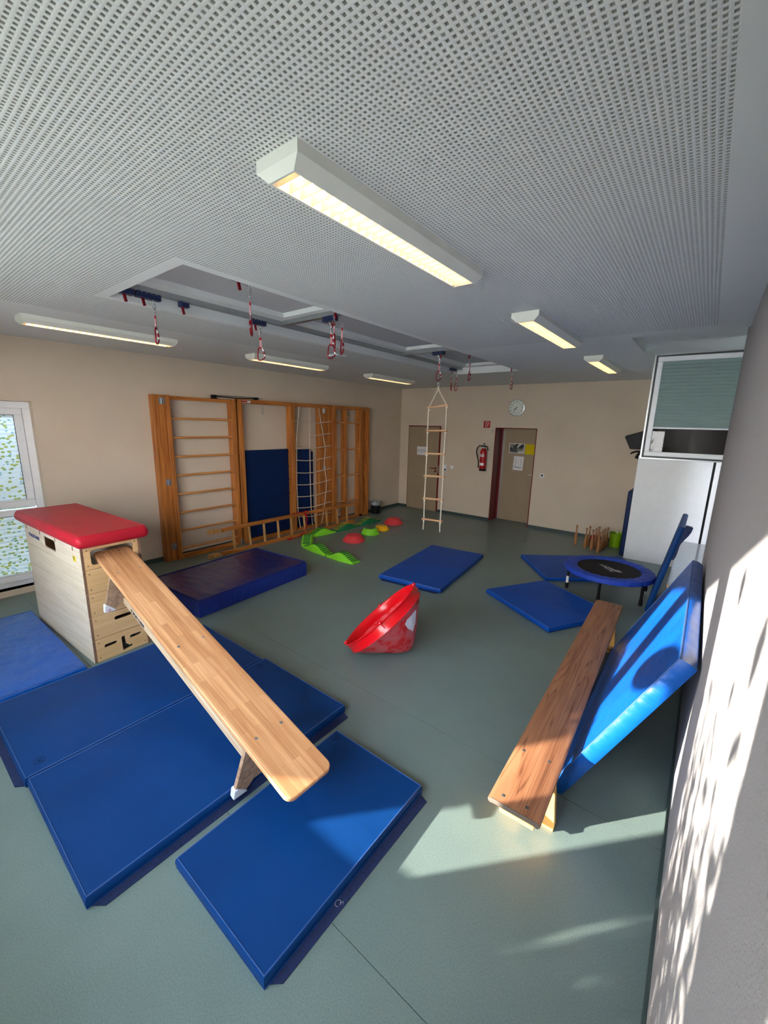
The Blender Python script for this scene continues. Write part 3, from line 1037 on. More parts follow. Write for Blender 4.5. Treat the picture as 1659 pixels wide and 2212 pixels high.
# ------------------------------------------------------------------ ceiling lamps
def make_lamp(label):
    t = thing('ceiling_lamp', label, 'lamp', (0, 0, 0), 0, 'ceiling strip lamps')
    L, W_, zc, zb = 0.65, 0.103, 0.0, -0.068
    h = MB()
    # shell: rim to chamfer to aperture, open below
    lv = [(W_, L, 0.0), (W_, L, -0.036), (0.064, L - 0.018, zb), (0.058, L - 0.026, zb), (0.055, L - 0.028, -0.02)]
    vs = []
    for (a, b, z_) in lv:
        vs += [(-a, -b, z_), (a, -b, z_), (a, b, z_), (-a, b, z_)]
    fs = [(0, 1, 2, 3)]
    for i in range(len(lv) - 1):
        for k in range(4):
            fs.append((4 * i + k, 4 * i + (k + 1) % 4, 4 * i + 4 + (k + 1) % 4, 4 * i + 4 + k))
    h.add(vs, fs)
    h.build('housing', M['white_metal'], t)
    MB().add([(-0.055, -L + 0.028, -0.0205), (0.055, -L + 0.028, -0.0205), (0.055, L - 0.028, -0.0205), (-0.055, L - 0.028, -0.0205)], [(0, 3, 2, 1)]).build('reflector', M['reflector'], t)
    MB().cyl((0, -L + 0.05, -0.030), (0, L - 0.05, -0.030), 0.008, 8).build('tube', M['lamp'], t)
    first = None
    ns = 25
    for k in range(ns):
        y_ = -L + 0.05 + (2 * L - 0.10) * k / (ns - 1)
        if first is None:
            first = MB().box((-0.056, -0.0012, zb + 0.002), (0.056, 0.0012, zb + 0.032)).build('louver', M['louver'], t)
            o = first
        else:
            o = first.copy(); COL.objects.link(o); o.parent = t
        o.location = (0, y_, 0)
    return t


lamp0 = make_lamp('large white strip lamp on the ceiling nearest to the viewer')
lamps = [(-1.21, 1.605, None),
         (-1.21, 3.845, 'strip lamp of the right row, middle of its three'),
         (-1.21, 6.12, 'strip lamp of the right row farthest away beside the window pocket'),
         (-4.775, 1.655, 'long strip lamp at the left edge above the dotted window'),
         (-4.79, 3.93, 'strip lamp of the left row above the ladder wall, middle of its three'),
         (-4.80, 6.28, 'strip lamp of the left row farthest away near the corner')]
for i, (x_, y_, lb_) in enumerate(lamps):
    o = lamp0 if i == 0 else copy_tree(lamp0)
    o.location = (x_, y_, HC)
    if lb_:
        o['label'] = lb_
dt = MB().box((-3.97, 3.84, HC - 0.02), (-3.77, 4.0, HC)).build('ceiling_sensor', M['white_plastic'], None, bevel=0.006)
tag(dt, 'flat white sensor box on the ceiling behind the middle slings', 'sensor')

# ------------------------------------------------------------------ sling rails
RXL, RXR = -3.415, -2.485
rl = thing('ceiling_rail', 'aluminium rail system with cross rails inside the ceiling recess', 'rail', (0, 0, z1))


def rail_profile(p, q):
    mb = MB()
    a, b = Vector(p), Vector(q)
    d = (b - a).normalized(); s = Vector((-d.y, d.x, 0)) * 0.022
    for sx in (-1, 1):
        c0, c1 = a + s * sx, b + s * sx
        lo, hi = -0.038, 0.0
        o_ = s.normalized() * 0.003
        vs = [c0 - o_ + Vector((0, 0, lo)), c0 + o_ + Vector((0, 0, lo)), c0 + o_ + Vector((0, 0, hi)), c0 - o_ + Vector((0, 0, hi)),
              c1 - o_ + Vector((0, 0, lo)), c1 + o_ + Vector((0, 0, lo)), c1 + o_ + Vector((0, 0, hi)), c1 - o_ + Vector((0, 0, hi))]
        mb.add(vs, [(0, 1, 2, 3), (4, 7, 6, 5), (0, 4, 5, 1), (1, 5, 6, 2), (2, 6, 7, 3), (3, 7, 4, 0)])
        i0, i1 = a + s * sx * 0.45, b + s * sx * 0.45
        w_ = s.normalized() * 0.006
        vs = [i0 - w_ + Vector((0, 0, -0.038)), i0 + w_ + Vector((0, 0, -0.038)), i1 + w_ + Vector((0, 0, -0.038)), i1 - w_ + Vector((0, 0, -0.038))]
        mb.add(vs, [(0, 1, 2, 3)])
    return mb


rail_profile((RXL, RY[0] + 0.03, 0), (RXL, RY[1] - 0.03, 0)).build('long_rail', M['alu'], rl)
rail_profile((RXR, RY[0] + 0.03, 0), (RXR, RY[1] - 0.03, 0)).build('long_rail', M['alu'], rl)
for y_ in (2.705, 4.68):
    rail_profile((RXL + 0.03, y_, 0), (RXR - 0.03, y_, 0)).build('cross_rail', M['alu'], rl)


def make_trolley(half, label):
    t = thing('rail_trolley', label, 'trolley', (0, 0, 0), 0, 'navy rail trolleys')
    b = MB().box((-0.026, -half, -0.048), (0.026, half, -0.004))
    b.box((-0.034, -half * 0.86, -0.034), (0.034, half * 0.86, -0.014))
    b.build('body', M['trolley'], t, bevel=0.004)
    s_ = MB()
    for k in (-0.6, -0.2, 0.2, 0.6):
        s_.cyl((0.026, half * k, -0.012), (0.029, half * k, -0.012), 0.004, 8)
    s_.build('screws', M['steel'], t, kind='stuff')
    tab = MB().box((-0.006, -0.010, -0.10), (0.006, 0.010, -0.045), M4=Matrix.Translation((0, -half * 0.55, 0)) @ Matrix.Rotation(0.18, 4, 'X'))
    tab.build('pull_tab', M['red_alu'], t, bevel=0.003)
    return t


zt = z1 - 0.03
spots = [(RXL, 1.345, 0.045, 0, 'navy trolley at the very start of the left rail'),
         (RXL, 1.49, 0.085, 0, 'long navy trolley carrying the first sling on the left rail'),
         (RXL, 1.755, 0.035, 0, 'small navy trolley without a sling on the left rail'),
         (RXL, 2.44, 0.075, 0, 'navy trolley on the left rail just before the first cross rail'),
         (-2.75, 2.705, 0.075, 1, 'navy trolley on the nearer cross rail'),
         (-2.83, 4.68, 0.08, 1, 'navy trolley on the farther cross rail above the rope ladder'),
         (RXL, 6.12, 0.085, 0, 'navy trolley at the far end of the left rail'),
         (RXR, 1.67, 0.07, 0, 'trolley on the right rail nearest the viewer'),
         (RXR, 2.53, 0.07, 0, 'trolley on the right rail beside the nearer cross rail'),
         (RXR, 4.86, 0.07, 0, 'trolley on the right rail beside the farther cross rail'),
         (RXR, 6.24, 0.07, 0, 'trolley at the far end of the right rail')]
for (x_, y_, hf, cr, lb_) in spots:
    t = make_trolley(hf, lb_)
    t.location = (x_, y_, zt); t.rotation_euler = (0, 0, math.pi / 2 if cr else 0)


def make_hanger(label):
    t = thing('sling_hanger', label, 'hanger', (0, 0, 0), 0, 'red carabiner hangers on the ceiling rails')
    c = MB()
    def link(z_, rot, rw=0.012, rh=0.02):
        pts = []
        for k in range(14):
            a = 2 * math.pi * k / 14
            pts.append((rw * math.cos(a), 0, z_ + rh * math.sin(a)))
        R_ = Matrix.Rotation(rot, 4, 'Z')
        c.tube([R_ @ Vector(p) for p in pts], 0.0032, 6, closed=True)
    link(-0.012, 0, 0.017, 0.02); link(-0.044, 1.57, 0.011, 0.017); link(-0.07, 0, 0.011, 0.017)
    c.cyl((0, 0, -0.068), (0, 0, -0.05), 0.009, 8)
    link(-0.096, 1.57, 0.014, 0.016)
    c.build('chain', M['steel'], t, smooth=True)
    s_ = MB().box((-0.010, -0.004, -0.205), (0.010, 0.004, -0.105))
    s_.build('webbing', M['red_cord'], t, bevel=0.002)
    st = MB()
    for k in range(7):
        z_ = -0.135 - 0.009 * k
        st.box((-0.0105, -0.0046, z_), (0.0108, 0.0046, z_ + 0.004))
    st.build('webbing_print', M['paper'], t)
    # carabiner: pear shape, gate on one side
    zc = -0.20
    body = [(0.012, 0, zc + 0.006), (-0.008, 0, zc + 0.01), (-0.022, 0, zc - 0.006), (-0.028, 0, zc - 0.05), (-0.032, 0, zc - 0.088), (-0.022, 0, zc - 0.108),
            (0.004, 0, zc - 0.105), (0.030, 0, zc - 0.085), (0.034, 0, zc - 0.070)]
    cb = MB().tube(body, 0.0058, 8).build('carabiner', M['red_alu'], t, smooth=True)
    MB().tube([(0.034, 0, zc - 0.068), (0.024, 0, zc - 0.03), (0.013, 0, zc + 0.004)], 0.0046, 8).build('gate', M['steel'], cb, smooth=True)
    MB().tube([(0.030, 0, zc - 0.052), (0.023, 0, zc - 0.026)], 0.0085, 10).build('lock_sleeve', M['red_alu'], cb, smooth=True)
    return t


hg0 = make_hanger('red carabiner hanger nearest the left lamp, on the left rail start')
zh = zt - 0.045
hs = [(RXL, 1.53, -0.75 + math.pi, None),
      (RXL, 2.46, 0.85, 'carabiner hanger seen edge on, left rail before the nearer cross rail'),
      (RXR, 1.72, -0.75, 'carabiner hanger on the right rail nearest the viewer'),
      (-2.735, 2.705, 0.95, 'edge on carabiner hanger below the nearer cross rail'),
      (-2.655, 2.66, 2.6, 'short set carabiner between the two hangers at the nearer cross rail'),
      (RXR, 2.58, -0.45, 'carabiner hanger on the right rail beside the nearer cross rail'),
      (-2.815, 4.68, 0.8, 'carabiner hanger carrying the rope ladder'),
      (RXL, 6.08, 2.3, 'left one of the paired carabiner hangers at the far end of the left rail'),
      (RXL + 0.045, 6.16, -0.3, 'right one of the paired carabiner hangers at the far end of the left rail'),
      (RXR, 4.87, -0.75, 'carabiner hanger on the right rail beside the farther cross rail'),
      (RXR, 6.26, 2.4, 'carabiner hanger at the far end of the right rail')]
for i, (x_, y_, rz_, lb_) in enumerate(hs):
    o = hg0 if i == 0 else copy_tree(hg0)
    o.location = (x_, y_, zh + (0.07 if i == 4 else 0.0)); o.rotation_euler = (0, 0, rz_)
    if lb_:
        o['label'] = lb_

# rope ladder
rp = thing('rope_ladder', 'white rope ladder with six wooden rungs hanging from the rail', 'ladder', (-2.81, 4.68, 0), 0.0)
zs = [(2.272, 2.305), (1.978, 1.985), (1.678, 1.686), (1.380, 1.390), (1.070, 1.086), (0.780, 0.792)]
rgm = MB()
for k in range(16):
    pass
rg = [(0.016 * math.cos(2 * math.pi * k / 16), 0, 2.557 + 0.022 * math.sin(2 * math.pi * k / 16)) for k in range(16)]
MB().tube(rg, 0.004, 6, closed=True).build('ring', M['steel'], rp, smooth=True)
for sx in (-1, 1):
    pts = [(0, 0, 2.54), (0.008 * sx, 0, 2.49)]
    for i, (zl, zr) in enumerate(zs):
        z_ = zl if sx < 0 else zr
        pts.append((sx * (0.132 + 0.003 * math.sin(i * 2)), 0.003 * math.sin(i * 3), z_))
    e_ = pts[-1]
    pts += [(e_[0] - 0.004, 0.004, e_[2] - 0.06), (e_[0] + sx * 0.004, -0.004, e_[2] - 0.15)]
    rr = MB().tube(pts, 0.0075, 7).build('side_rope', M['rope'], rp, smooth=True)
    kn = MB()
    for i, (zl, zr) in enumerate(zs):
        z_ = (zl if sx < 0 else zr) - 0.027
        x_ = pts[2 + i][0]
        kn.lathe([(0.0, -0.014), (0.012, -0.009), (0.0155, 0.0), (0.012, 0.009), (0.0, 0.014)], 8, c=(x_, 0, z_))
    kn.build('knots', M['rope'], rr, smooth=True)
for i, (zl, zr) in enumerate(zs):
    MB().tube([(-0.158, 0, zl), (0.158, 0, zr)], 0.0135, 10).build('rung', M['rung_pale'], rp, smooth=True)

# ------------------------------------------------------------------ wall bars and climbing frame (left wall)
XF = -5.93
HT = 2.37


def post(y0_, y1_, xb, xf, parent, name='post', h=HT, z0_=0.0, mat='bars'):
    return MB().box((xb, y0_, z0_), (xf, y1_, h)).build(name, M[mat], parent, bevel=0.004)


wbars = thing('wall_bars', 'wooden wall bars with eight round rungs nearest the window', 'wall bars', (0, 0, 0))
post(2.535, 2.70, XL + 0.005, -5.965, wbars, 'side_board')
post(2.70, 2.755, XL + 0.01, XF, wbars)
post(3.695, 3.765, XL + 0.01, XF, wbars)
MB().box((-6.0, 2.755, 2.312), (-5.945, 3.695, 2.362)).build('top_rail', M['bars_y'], wbars, bevel=0.003)
MB().box((-6.02, 2.755, 0.0), (-5.95, 3.695, 0.062)).build('bottom_rail', M['bars_y'], wbars, bevel=0.003)
for z_ in (2.055, 1.79, 1.52, 1.25, 0.975, 0.702, 0.43, 0.155):
    MB().cyl((-5.972, 2.74, z_), (-5.972, 3.71, z_), 0.0165, 12).build('rung', M['dowel'], wbars, smooth=True)


def hinge(y_, z_, parent, xf=-5.964, s=0.036):
    p_ = MB().box((xf, y_ - s, z_ - s * 1.25), (xf + 0.004, y_ + s, z_ + s * 1.25))
    p_.box((xf + 0.004, y_ - 0.006, z_ - s), (xf + 0.016, y_ + 0.006, z_ + s))
    for sy in (-1, 1):
        for sz in (-1, 1):
            p_.cyl((xf + 0.003, y_ + sy * s * 0.6, z_ + sz * s * 0.7), (xf + 0.007, y_ + sy * s * 0.6, z_ + sz * s * 0.7), 0.006, 8)
    p_.build('hinge_plate', M['steel'], parent)


for z_ in (2.29, 1.165, 0.215):
    hinge(2.655, z_, wbars)

cf = thing('climbing_bars', 'wide wooden climbing frame with open bays beside the wall bars', 'climbing frame', (0, 0, 0))
post(3.80, 3.885, XL + 0.01, XF, cf)
post(4.855, 4.945, XL + 0.01, XF, cf)
post(5.575, 5.905, XL + 0.005, -5.975, cf, 'wide_board')
post(5.905, 6.005, XL + 0.01, XF, cf)
post(6.265, 6.335, XL + 0.02, -5.945, cf)
post(6.72, 6.83, XL + 0.01, XF - 0.01, cf)
post(6.955, 7.03, XL + 0.01, XF, cf)
post(6.88, 6.955, XL + 0.01, -6.0, cf, 'notched_board')
MB().box((-6.02, 3.80, 2.318), (XF - 0.004, 7.03, 2.385)).build('top_rail', M['bars_y'], cf, bevel=0.003)
MB().box((-6.02, 3.885, 0.0), (XF - 0.01, 4.855, 0.055)).build('bottom_rail', M['bars_y'], cf, bevel=0.003)
MB().box((-6.02, 4.945, 0.0), (XF - 0.01, 5.575, 0.055)).build('bottom_rail', M['bars_y'], cf, bevel=0.003)
MB().box((-6.02, 6.005, 0.0), (XF - 0.01, 6.955, 0.055)).build('bottom_rail', M['bars_y'], cf, bevel=0.003)
for z_ in (2.055, 1.507, 0.962, 0.413):
    MB().cyl((-5.972, 5.99, z_), (-5.972, 6.28, z_), 0.0165, 12).build('rung', M['dowel'], cf, smooth=True)
    MB().cyl((-5.972, 6.32, z_), (-5.972, 6.74, z_), 0.0165, 12).build('rung', M['dowel'], cf, smooth=True)
for z_ in (1.54, 1.3, 1.06, 0.82):
    MB().prism([(6.94, z_), (6.965, z_ + 0.03), (6.965, z_ - 0.06), (6.945, z_ - 0.03)], -6.0, -5.99, 0).build('notch', M['ply_edge'], cf)
hinge(5.70, 2.27, cf, -5.974); hinge(5.70, 1.162, cf, -5.974)
MB().box((-5.94, 3.735, 0.0), (-5.925, 3.79, 0.10)).build('floor_bolt', M['steel'], cf, bevel=0.003)
lbp = MB().box((XF - 0.004, 3.86, 2.33), (XF - 0.001, 4.035, 2.365)).build('maker_label', M['paper'], cf)
MB().box((XF - 0.001, 3.868, 2.337), (XF + 0.0002, 3.975, 2.360)).build('label_print', M['red_paint'], lbp)
for y_, z_ in ((4.295, 2.31), (6.40, 2.31)):
    hkm = MB().cyl((-5.975, y_, z_), (-5.975, y_, z_ - 0.05), 0.004, 6)
    pts = [(-5.975, y_ + 0.018 * math.cos(a), z_ - 0.105 + 0.05 * math.sin(a)) for a in [2 * math.pi * k / 16 for k in range(16)]] if y_ < 5 else \
          [(-5.975, y_ + 0.022 * math.cos(a), z_ - 0.085 + 0.03 * math.sin(a)) for a in [2 * math.pi * k / 16 for k in range(16)]]
    hkm.tube(pts, 0.0045, 6, closed=True)
    hkm.build('snap_hook' if y_ < 5 else 'hook_ring', M['dark_gasket'] if y_ > 5 else M['steel'], cf, smooth=True)

st = thing('wall_strut', 'black and steel gas strut on the wall above the bars', 'strut', (0, 0, 0))
MB().box((XL, 3.44, 2.365), (XL + 0.07, 3.50, 2.425)).build('bracket', M['black'], st, bevel=0.004)
MB().box((XL, 4.19, 2.385), (XL + 0.07, 4.25, 2.43)).build('bracket', M['black'], st, bevel=0.004)
MB().tube([(XL + 0.04, 3.50, 2.42), (XL + 0.04, 4.19, 2.425)], 0.007, 8).build('rod', M['steel'], st, smooth=True)
MB().tube([(XL + 0.055, 3.50, 2.405), (XL + 0.055, 3.85, 2.395), (XL + 0.055, 4.19, 2.412)], 0.007, 8).build('rod', M['black'], st, smooth=True)

# climbing net
net = thing('climbing_net', 'beige knotted climbing net hanging in a bay of the climbing frame', 'net', (0, 0, 0))
XN = -5.952
vcols = [[(5.067, 2.32), (5.03, 2.06), (4.994, 1.81), (4.98, 1.35), (4.97, 0.897), (4.991, 0.317), (5.04, 0.056)],
         [(5.306, 2.32), (5.305, 1.5), (5.305, 0.863), (5.316, 0.415), (5.349, 0.02)],
         [(5.541, 2.32), (5.60, 2.05), (5.654, 1.805), (5.712, 1.541), (5.677, 1.247), (5.74, 0.879), (5.704, 0.576), (5.66, 0.302), (5.582, 0.033)]]


def at_z(c, z_):
    for (ya, za), (yb_, zb_) in zip(c[:-1], c[1:]):
        if zb_ <= z_ <= za:
            return ya + (yb_ - ya) * (za - z_) / (za - zb_)
    return c[-1][0]


for c in vcols:
    MB().tube([(XN, a, b) for a, b in c], 0.0095, 6).build('net_rope', M['net_rope'], net, smooth=True)
for zl, zr in ((2.075, 2.065), (1.832, 1.839), (1.595, 1.598), (1.364, 1.375), (1.129, 1.143), (0.905, 0.912), (0.678, 0.684), (0.463, 0.457), (0.30, 0.237)):
    sag = 0.045
    pts = []
    for k in range(13):
        f_ = k / 12
        y_ = 4.93 + (5.86 - 4.93) * f_
        pts.append((XN + 0.008 - 0.02 * max(0, f_ - 0.8), y_, zl + (zr - zl) * f_ - sag * math.sin(math.pi * min(1, f_ * 1.05)) * (1 - 0.4 * f_)))
    MB().tube(pts, 0.009, 6).build('net_rope', M['net_rope'], net, smooth=True)

# blue mats standing behind the frame
t = thing('standing_mat', 'dark blue mat standing upright in the wide bay of the frame', 'mat', (0, 0, 0))
cv = MB().box((-6.06, 3.895, 0.056), (-6.02, 4.85, 1.565)).build('cover', M['mat_dark'], t, bevel=0.012)
MB().prism([(4.845, 0.90), (4.845, 0.925), (3.93, -0.02 + 0.12), (3.93, 0.09)], -6.019, -6.0145, 0).build('fold_crease', M['mat_dark'], cv)
cs_ = MB()
for z_ in (1.50, 1.24, 1.0, 0.74):
    cs_.box((-6.055, 4.835, z_), (-6.016, 4.853, z_ + 0.02))
cs_.build('edge_loops', M['black'], t, kind='stuff')
t = thing('standing_mat', 'dark blue mat standing upright behind the climbing net', 'mat', (0, 0, 0))
MB().box((-6.06, 4.95, 0.056), (-6.02, 5.40, 1.545)).build('cover', M['mat_dark'], t, bevel=0.012)
MB().box((-6.072, 5.405, 0.0), (-6.045, 5.468, 1.49)).build('back_panel', M['mat_dark'], t, bevel=0.008)

# ladder lying on its side against the frame
lx0, lx1, ly0, ly1 = -5.665, -5.695, 3.01, 6.27
ld = thing('wooden_ladder', 'wooden ladder lying on its side against the climbing frame', 'ladder', (0, 0, 0))
for i, (x_, z_, dy) in enumerate(((lx0, 0.03, 0.0), (lx1, 0.395, 0.03))):
    r_ = MB().box((x_ - 0.022, ly0 + 0.21 + dy, z_ - 0.03), (x_ + 0.022, ly1 + dy - 0.02, z_ + 0.03)).build('ladder_rail', M['bars_y'], ld, bevel=0.005)
    hb = MB()
    hb.box((x_ - 0.026, ly0 + dy, z_ - 0.03), (x_ + 0.026, ly0 + 0.16 + dy, z_ + 0.034))
    hb.box((x_ - 0.022, ly0 + 0.13 + dy, z_ - 0.03), (x_ + 0.022, ly0 + 0.24 + dy, z_ + 0.005))
    hb.build('hook_end', M['rung'], r_, bevel=0.004)
for k in range(10):
    y_ = 3.44 + (6.02 - 3.44) * k / 9 + (0.02 if k > 4 else 0)
    MB().box((-0.013, -0.017, -0.17), (0.013, 0.017, 0.17), M4=frame(((lx0 + lx1) / 2, y_ + 0.01, 0.2125), (0.365, 0, 0.03), (0, 1, 0)) @ Matrix.Identity(4)).build('ladder_rung', M['rung'], ld, bevel=0.003)

cord = [(-5.665, 4.60, 0.435), (-5.66, 4.70, 0.437), (-5.655, 4.84, 0.434), (-5.64, 4.90, 0.41), (-5.635, 4.93, 0.30), (-5.63, 4.90, 0.18), (-5.625, 4.85, 0.085), (-5.62, 4.74, 0.012),
        (-5.60, 4.60, 0.009), (-5.58, 4.44, 0.009), (-5.59, 4.52, 0.009), (-5.61, 4.56, 0.012), (-5.615, 4.46, 0.012)]


def smooth_path(pts, n=6):
    out = []
    P_ = [Vector(p) for p in pts]
    for i in range(len(P_) - 1):
        a, b, c, d = P_[max(i - 1, 0)], P_[i], P_[i + 1], P_[min(i + 2, len(P_) - 1)]
        for k in range(n):
            t_ = k / n
            out.append(0.5 * ((2 * b) + (c - a) * t_ + (2 * a - 5 * b + 4 * c - d) * t_ * t_ + (3 * b - a - 3 * c + d) * t_ ** 3))
    out.append(P_[-1])
    return out


rc_ = thing('skipping_rope', 'red cord looped over the ladder and trailing on the floor', 'cord', (0, 0, 0))
MB().tube(smooth_path(cord), 0.008, 7).build('cord', M['red_cord'], rc_, smooth=True)
MB().tube(smooth_path([(-5.66, 4.86, 0.437), (-5.65, 4.93, 0.445), (-5.645, 4.98, 0.42), (-5.645, 4.95, 0.39), (-5.645, 4.88, 0.40), (-5.64, 4.93, 0.33)]), 0.008, 7).build('knot', M['red_cord'], rc_, smooth=True)

# ------------------------------------------------------------------ gym mats
def mat_body(L, W, H, mats, puff=0.004, nx=14, ny=14):
    """closed cushion: gently domed top, rounded edges"""
    mb = MB()
    vs = []; fs = []
    def top(i, j):
        x_ = L * (i / nx - 0.5); y_ = W * (j / ny - 0.5)
        e = (1 - (2 * i / nx - 1) ** 8) * (1 - (2 * j / ny - 1) ** 8)
        return (x_, y_, H - puff + puff * e)
    for i in range(nx + 1):
        for j in range(ny + 1):
            vs.append(top(i, j))
    for i in range(nx):
        for j in range(ny):
            a = i * (ny + 1) + j
            fs.append((a, a + ny + 1, a + ny + 2, a + 1))
    per = [(i, 0) for i in range(nx + 1)] + [(nx, j) for j in range(1, ny + 1)] + [(i, ny) for i in range(nx - 1, -1, -1)] + [(0, j) for j in range(ny - 1, 0, -1)]
    base = len(vs); n = len(per)
    for lvl, (z_, out) in enumerate(((H * 0.80, 0.006), (H * 0.45, 0.009), (H * 0.12, 0.005), (0.0, 0.0))):
        for (i, j) in per:
            x_ = L * (i / nx - 0.5); y_ = W * (j / ny - 0.5)
            sx = -1 if i == 0 else (1 if i == nx else 0); sy = -1 if j == 0 else (1 if j == ny else 0)
            vs.append((x_ + sx * out, y_ + sy * out, z_))
    idx = [i * (ny + 1) + j for i, j in per]
    for k in range(n):
        k2 = (k + 1) % n
        fs.append((idx[k], base + k, base + k2, idx[k2]))
        for l_ in range(3):
            fs.append((base + l_ * n + k, base + (l_ + 1) * n + k, base + (l_ + 1) * n + k2, base + l_ * n + k2))
    fs.append(tuple(base + 3 * n + k for k in range(n)))
    mb.add(vs, fs)
    return mb


def gym_mat(label, c, L, W, H, rz=0.0, flaps=(), mat='mat_blue', logo=None, z=0.0, creases=(), group=None, cat='mat', name='gym_mat'):
    t = thing(name, label, cat, (c[0], c[1], z), rz, group)
    cov = mat_body(L, W, H, None).build('cover', M[mat], t, smooth=True)
    a, b = L / 2, W / 2
    pz = H - 0.004
    r_ = 0.006
    MB().tube([(-a, -b, pz), (a, -b, pz), (a, b, pz), (-a, b, pz)], 0.0035, 6, closed=True).build('top_seam', M['seam'], t, smooth=True)
    MB().tube([(-a - r_, -b - r_, H * 0.12), (a + r_, -b - r_, H * 0.12), (a + r_, b + r_, H * 0.12), (-a - r_, b + r_, H * 0.12)], 0.003, 6, closed=True).build('lower_seam', M['mat_blue2'], t, smooth=True)
    for side, wd in flaps:
        s_ = 0.05
        if side == '+x': q = [(a - 0.01, -b), (a + wd, -b + s_), (a + wd + 0.012, b - 0.02), (a - 0.01, b)]
        if side == '-x': q = [(-a + 0.01, b), (-a - wd, b - s_), (-a - wd, -b + s_), (-a + 0.01, -b)]
        if side == '-y': q = [(-a, -b + 0.01), (-a + s_, -b - wd), (a - s_, -b - wd), (a, -b + 0.01)]
        if side == '+y': q = [(a, b - 0.01), (a - s_, b + wd), (-a + s_, b + wd), (-a, b - 0.01)]
        # gently waving strip
        n = 12
        vs = []; fs = []
        for k in range(n + 1):
            f_ = k / n
            p0 = Vector((*q[0], 0)).lerp(Vector((*q[3], 0)), f_); p1 = Vector((*q[1], 0)).lerp(Vector((*q[2], 0)), f_)
            vs += [(p0.x, p0.y, 0.007), (p1.x, p1.y, 0.0035 + 0.002 * math.sin(k * 1.7)), (p1.x, p1.y, 0.0005), (p0.x, p0.y, 0.0005)]
        for k in range(n):
            for e in range(4):
                fs.append((4 * k + e, 4 * k + (e + 1) % 4, 4 * k + 4 + (e + 1) % 4, 4 * k + 4 + e))
        fs += [(0, 1, 2, 3), (4 * n + 3, 4 * n + 2, 4 * n + 1, 4 * n)]
        MB().add(vs, fs).build('hook_flap', M['flap'], t, smooth=True)
    if logo:
        lx, ly, lr = logo
        lg = MB()
        pts = [(lx + lr * math.cos(2 * math.pi * k / 28), ly + lr * math.sin(2 * math.pi * k / 28), H + 0.0005) for k in range(28)]
        lg.tube(pts, 0.0011, 5, closed=True)
        for q in ([(-0.5, -0.35), (-0.15, 0.35), (0.05, -0.1)], [(0.0, 0.1), (0.25, 0.4), (0.5, 0.2), (0.3, -0.05), (0.05, 0.05), (0.15, -0.45)]):
            lg.tube([(lx + lr * u, ly + lr * v, H + 0.0005) for u, v in q], 0.0010, 5)
        lg.build('round_emblem', M['ink'], t)
    return t


gA = gym_mat('small blue mat in front, below the lower end of the pale bench', (-1.325, 1.150), 0.662, 1.048, 0.062, 0.0, [('+x', 0.045)], logo=(-0.285, 0.475, 0.019))
tw = MB()
tw.tube([(0.352 + 0.012 * math.cos(k * 0.5), -0.16 + 0.014 * math.sin(k * 0.5), 0.0065) for k in range(12)], 0.001, 5)
tw.tube([(0.358, -0.155, 0.0065), (0.366, -0.14, 0.0065), (0.372, -0.15, 0.0065)], 0.001, 5)
tw.build('chalk_emblem', M['grey_print'], gA)
gym_mat('blue mat under the middle of the pale bench, with a flap along its right edge', (-2.255, 1.095), 0.925, 1.575, 0.065, 0.0, [('+x', 0.05)], logo=(-0.40, 0.68, 0.026))
gym_mat('blue mat with a near flap between the wooden box and the bench mat', (-3.205, 1.075), 0.925, 1.56, 0.066, 0.006, [('-y', 0.045)], logo=(0.375, -0.70, 0.026))
gD = gym_mat('wrinkled blue mat at the left edge beside the wooden box', (-4.51, 0.392), 1.56, 0.945, 0.068, 0.012, [('+y', 0.018)], 'mat_wrinkle', z=0.0)
gym_mat('blue mat in the middle of the floor behind the red cone', (-2.900, 4.990), 0.885, 1.68, 0.062, 0.122, [('-y', 0.05)], 'mat_lightened')
gym_mat('blue mat lying partly under the trampoline', (-1.17, 6.435), 1.58, 1.0, 0.05, math.radians(38.5), (), 'mat_lightened')
gym_mat('tilted blue mat lying between the trampoline and the brown bench', (-1.225, 4.745), 1.05, 0.93, 0.06, math.radians(-30), (), 'mat_lightened')

# thick navy mat
tm = thing('soft_floor_mat', 'thick navy crash mat lying in front of the wall bars', 'mat', (-4.51, 2.70, 0), math.radians(4.3))
mat_body(1.0, 1.56, 0.205, None, 0.012).build('cover', M['mat_navy'], tm, smooth=True)
ss = MB()
a, b = 0.5, 0.78
vs = []; fs = []
per = [(-a, -b), (a, -b), (a, b), (-a, b)]
for z_, o_ in ((0.185, 0.009), (0.14, 0.012), (0.06, 0.012), (0.004, 0.008)):
    vs += [(x_ + math.copysign(o_, x_), y_ + math.copysign(o_, y_), z_) for x_, y_ in per]
for l_ in range(3):
    for k in range(4):
        fs.append((4 * l_ + k, 4 * l_ + 4 + k, 4 * l_ + 4 + (k + 1) % 4, 4 * l_ + (k + 1) % 4))
MB().add(vs, fs).build('side_band', M['mat_side'], tm)
MB().tube([(-a, -b, 0.197), (a, -b, 0.197), (a, b, 0.197), (-a, b, 0.197)], 0.005, 6, closed=True).build('top_seam', M['mat_side'], tm, smooth=True)

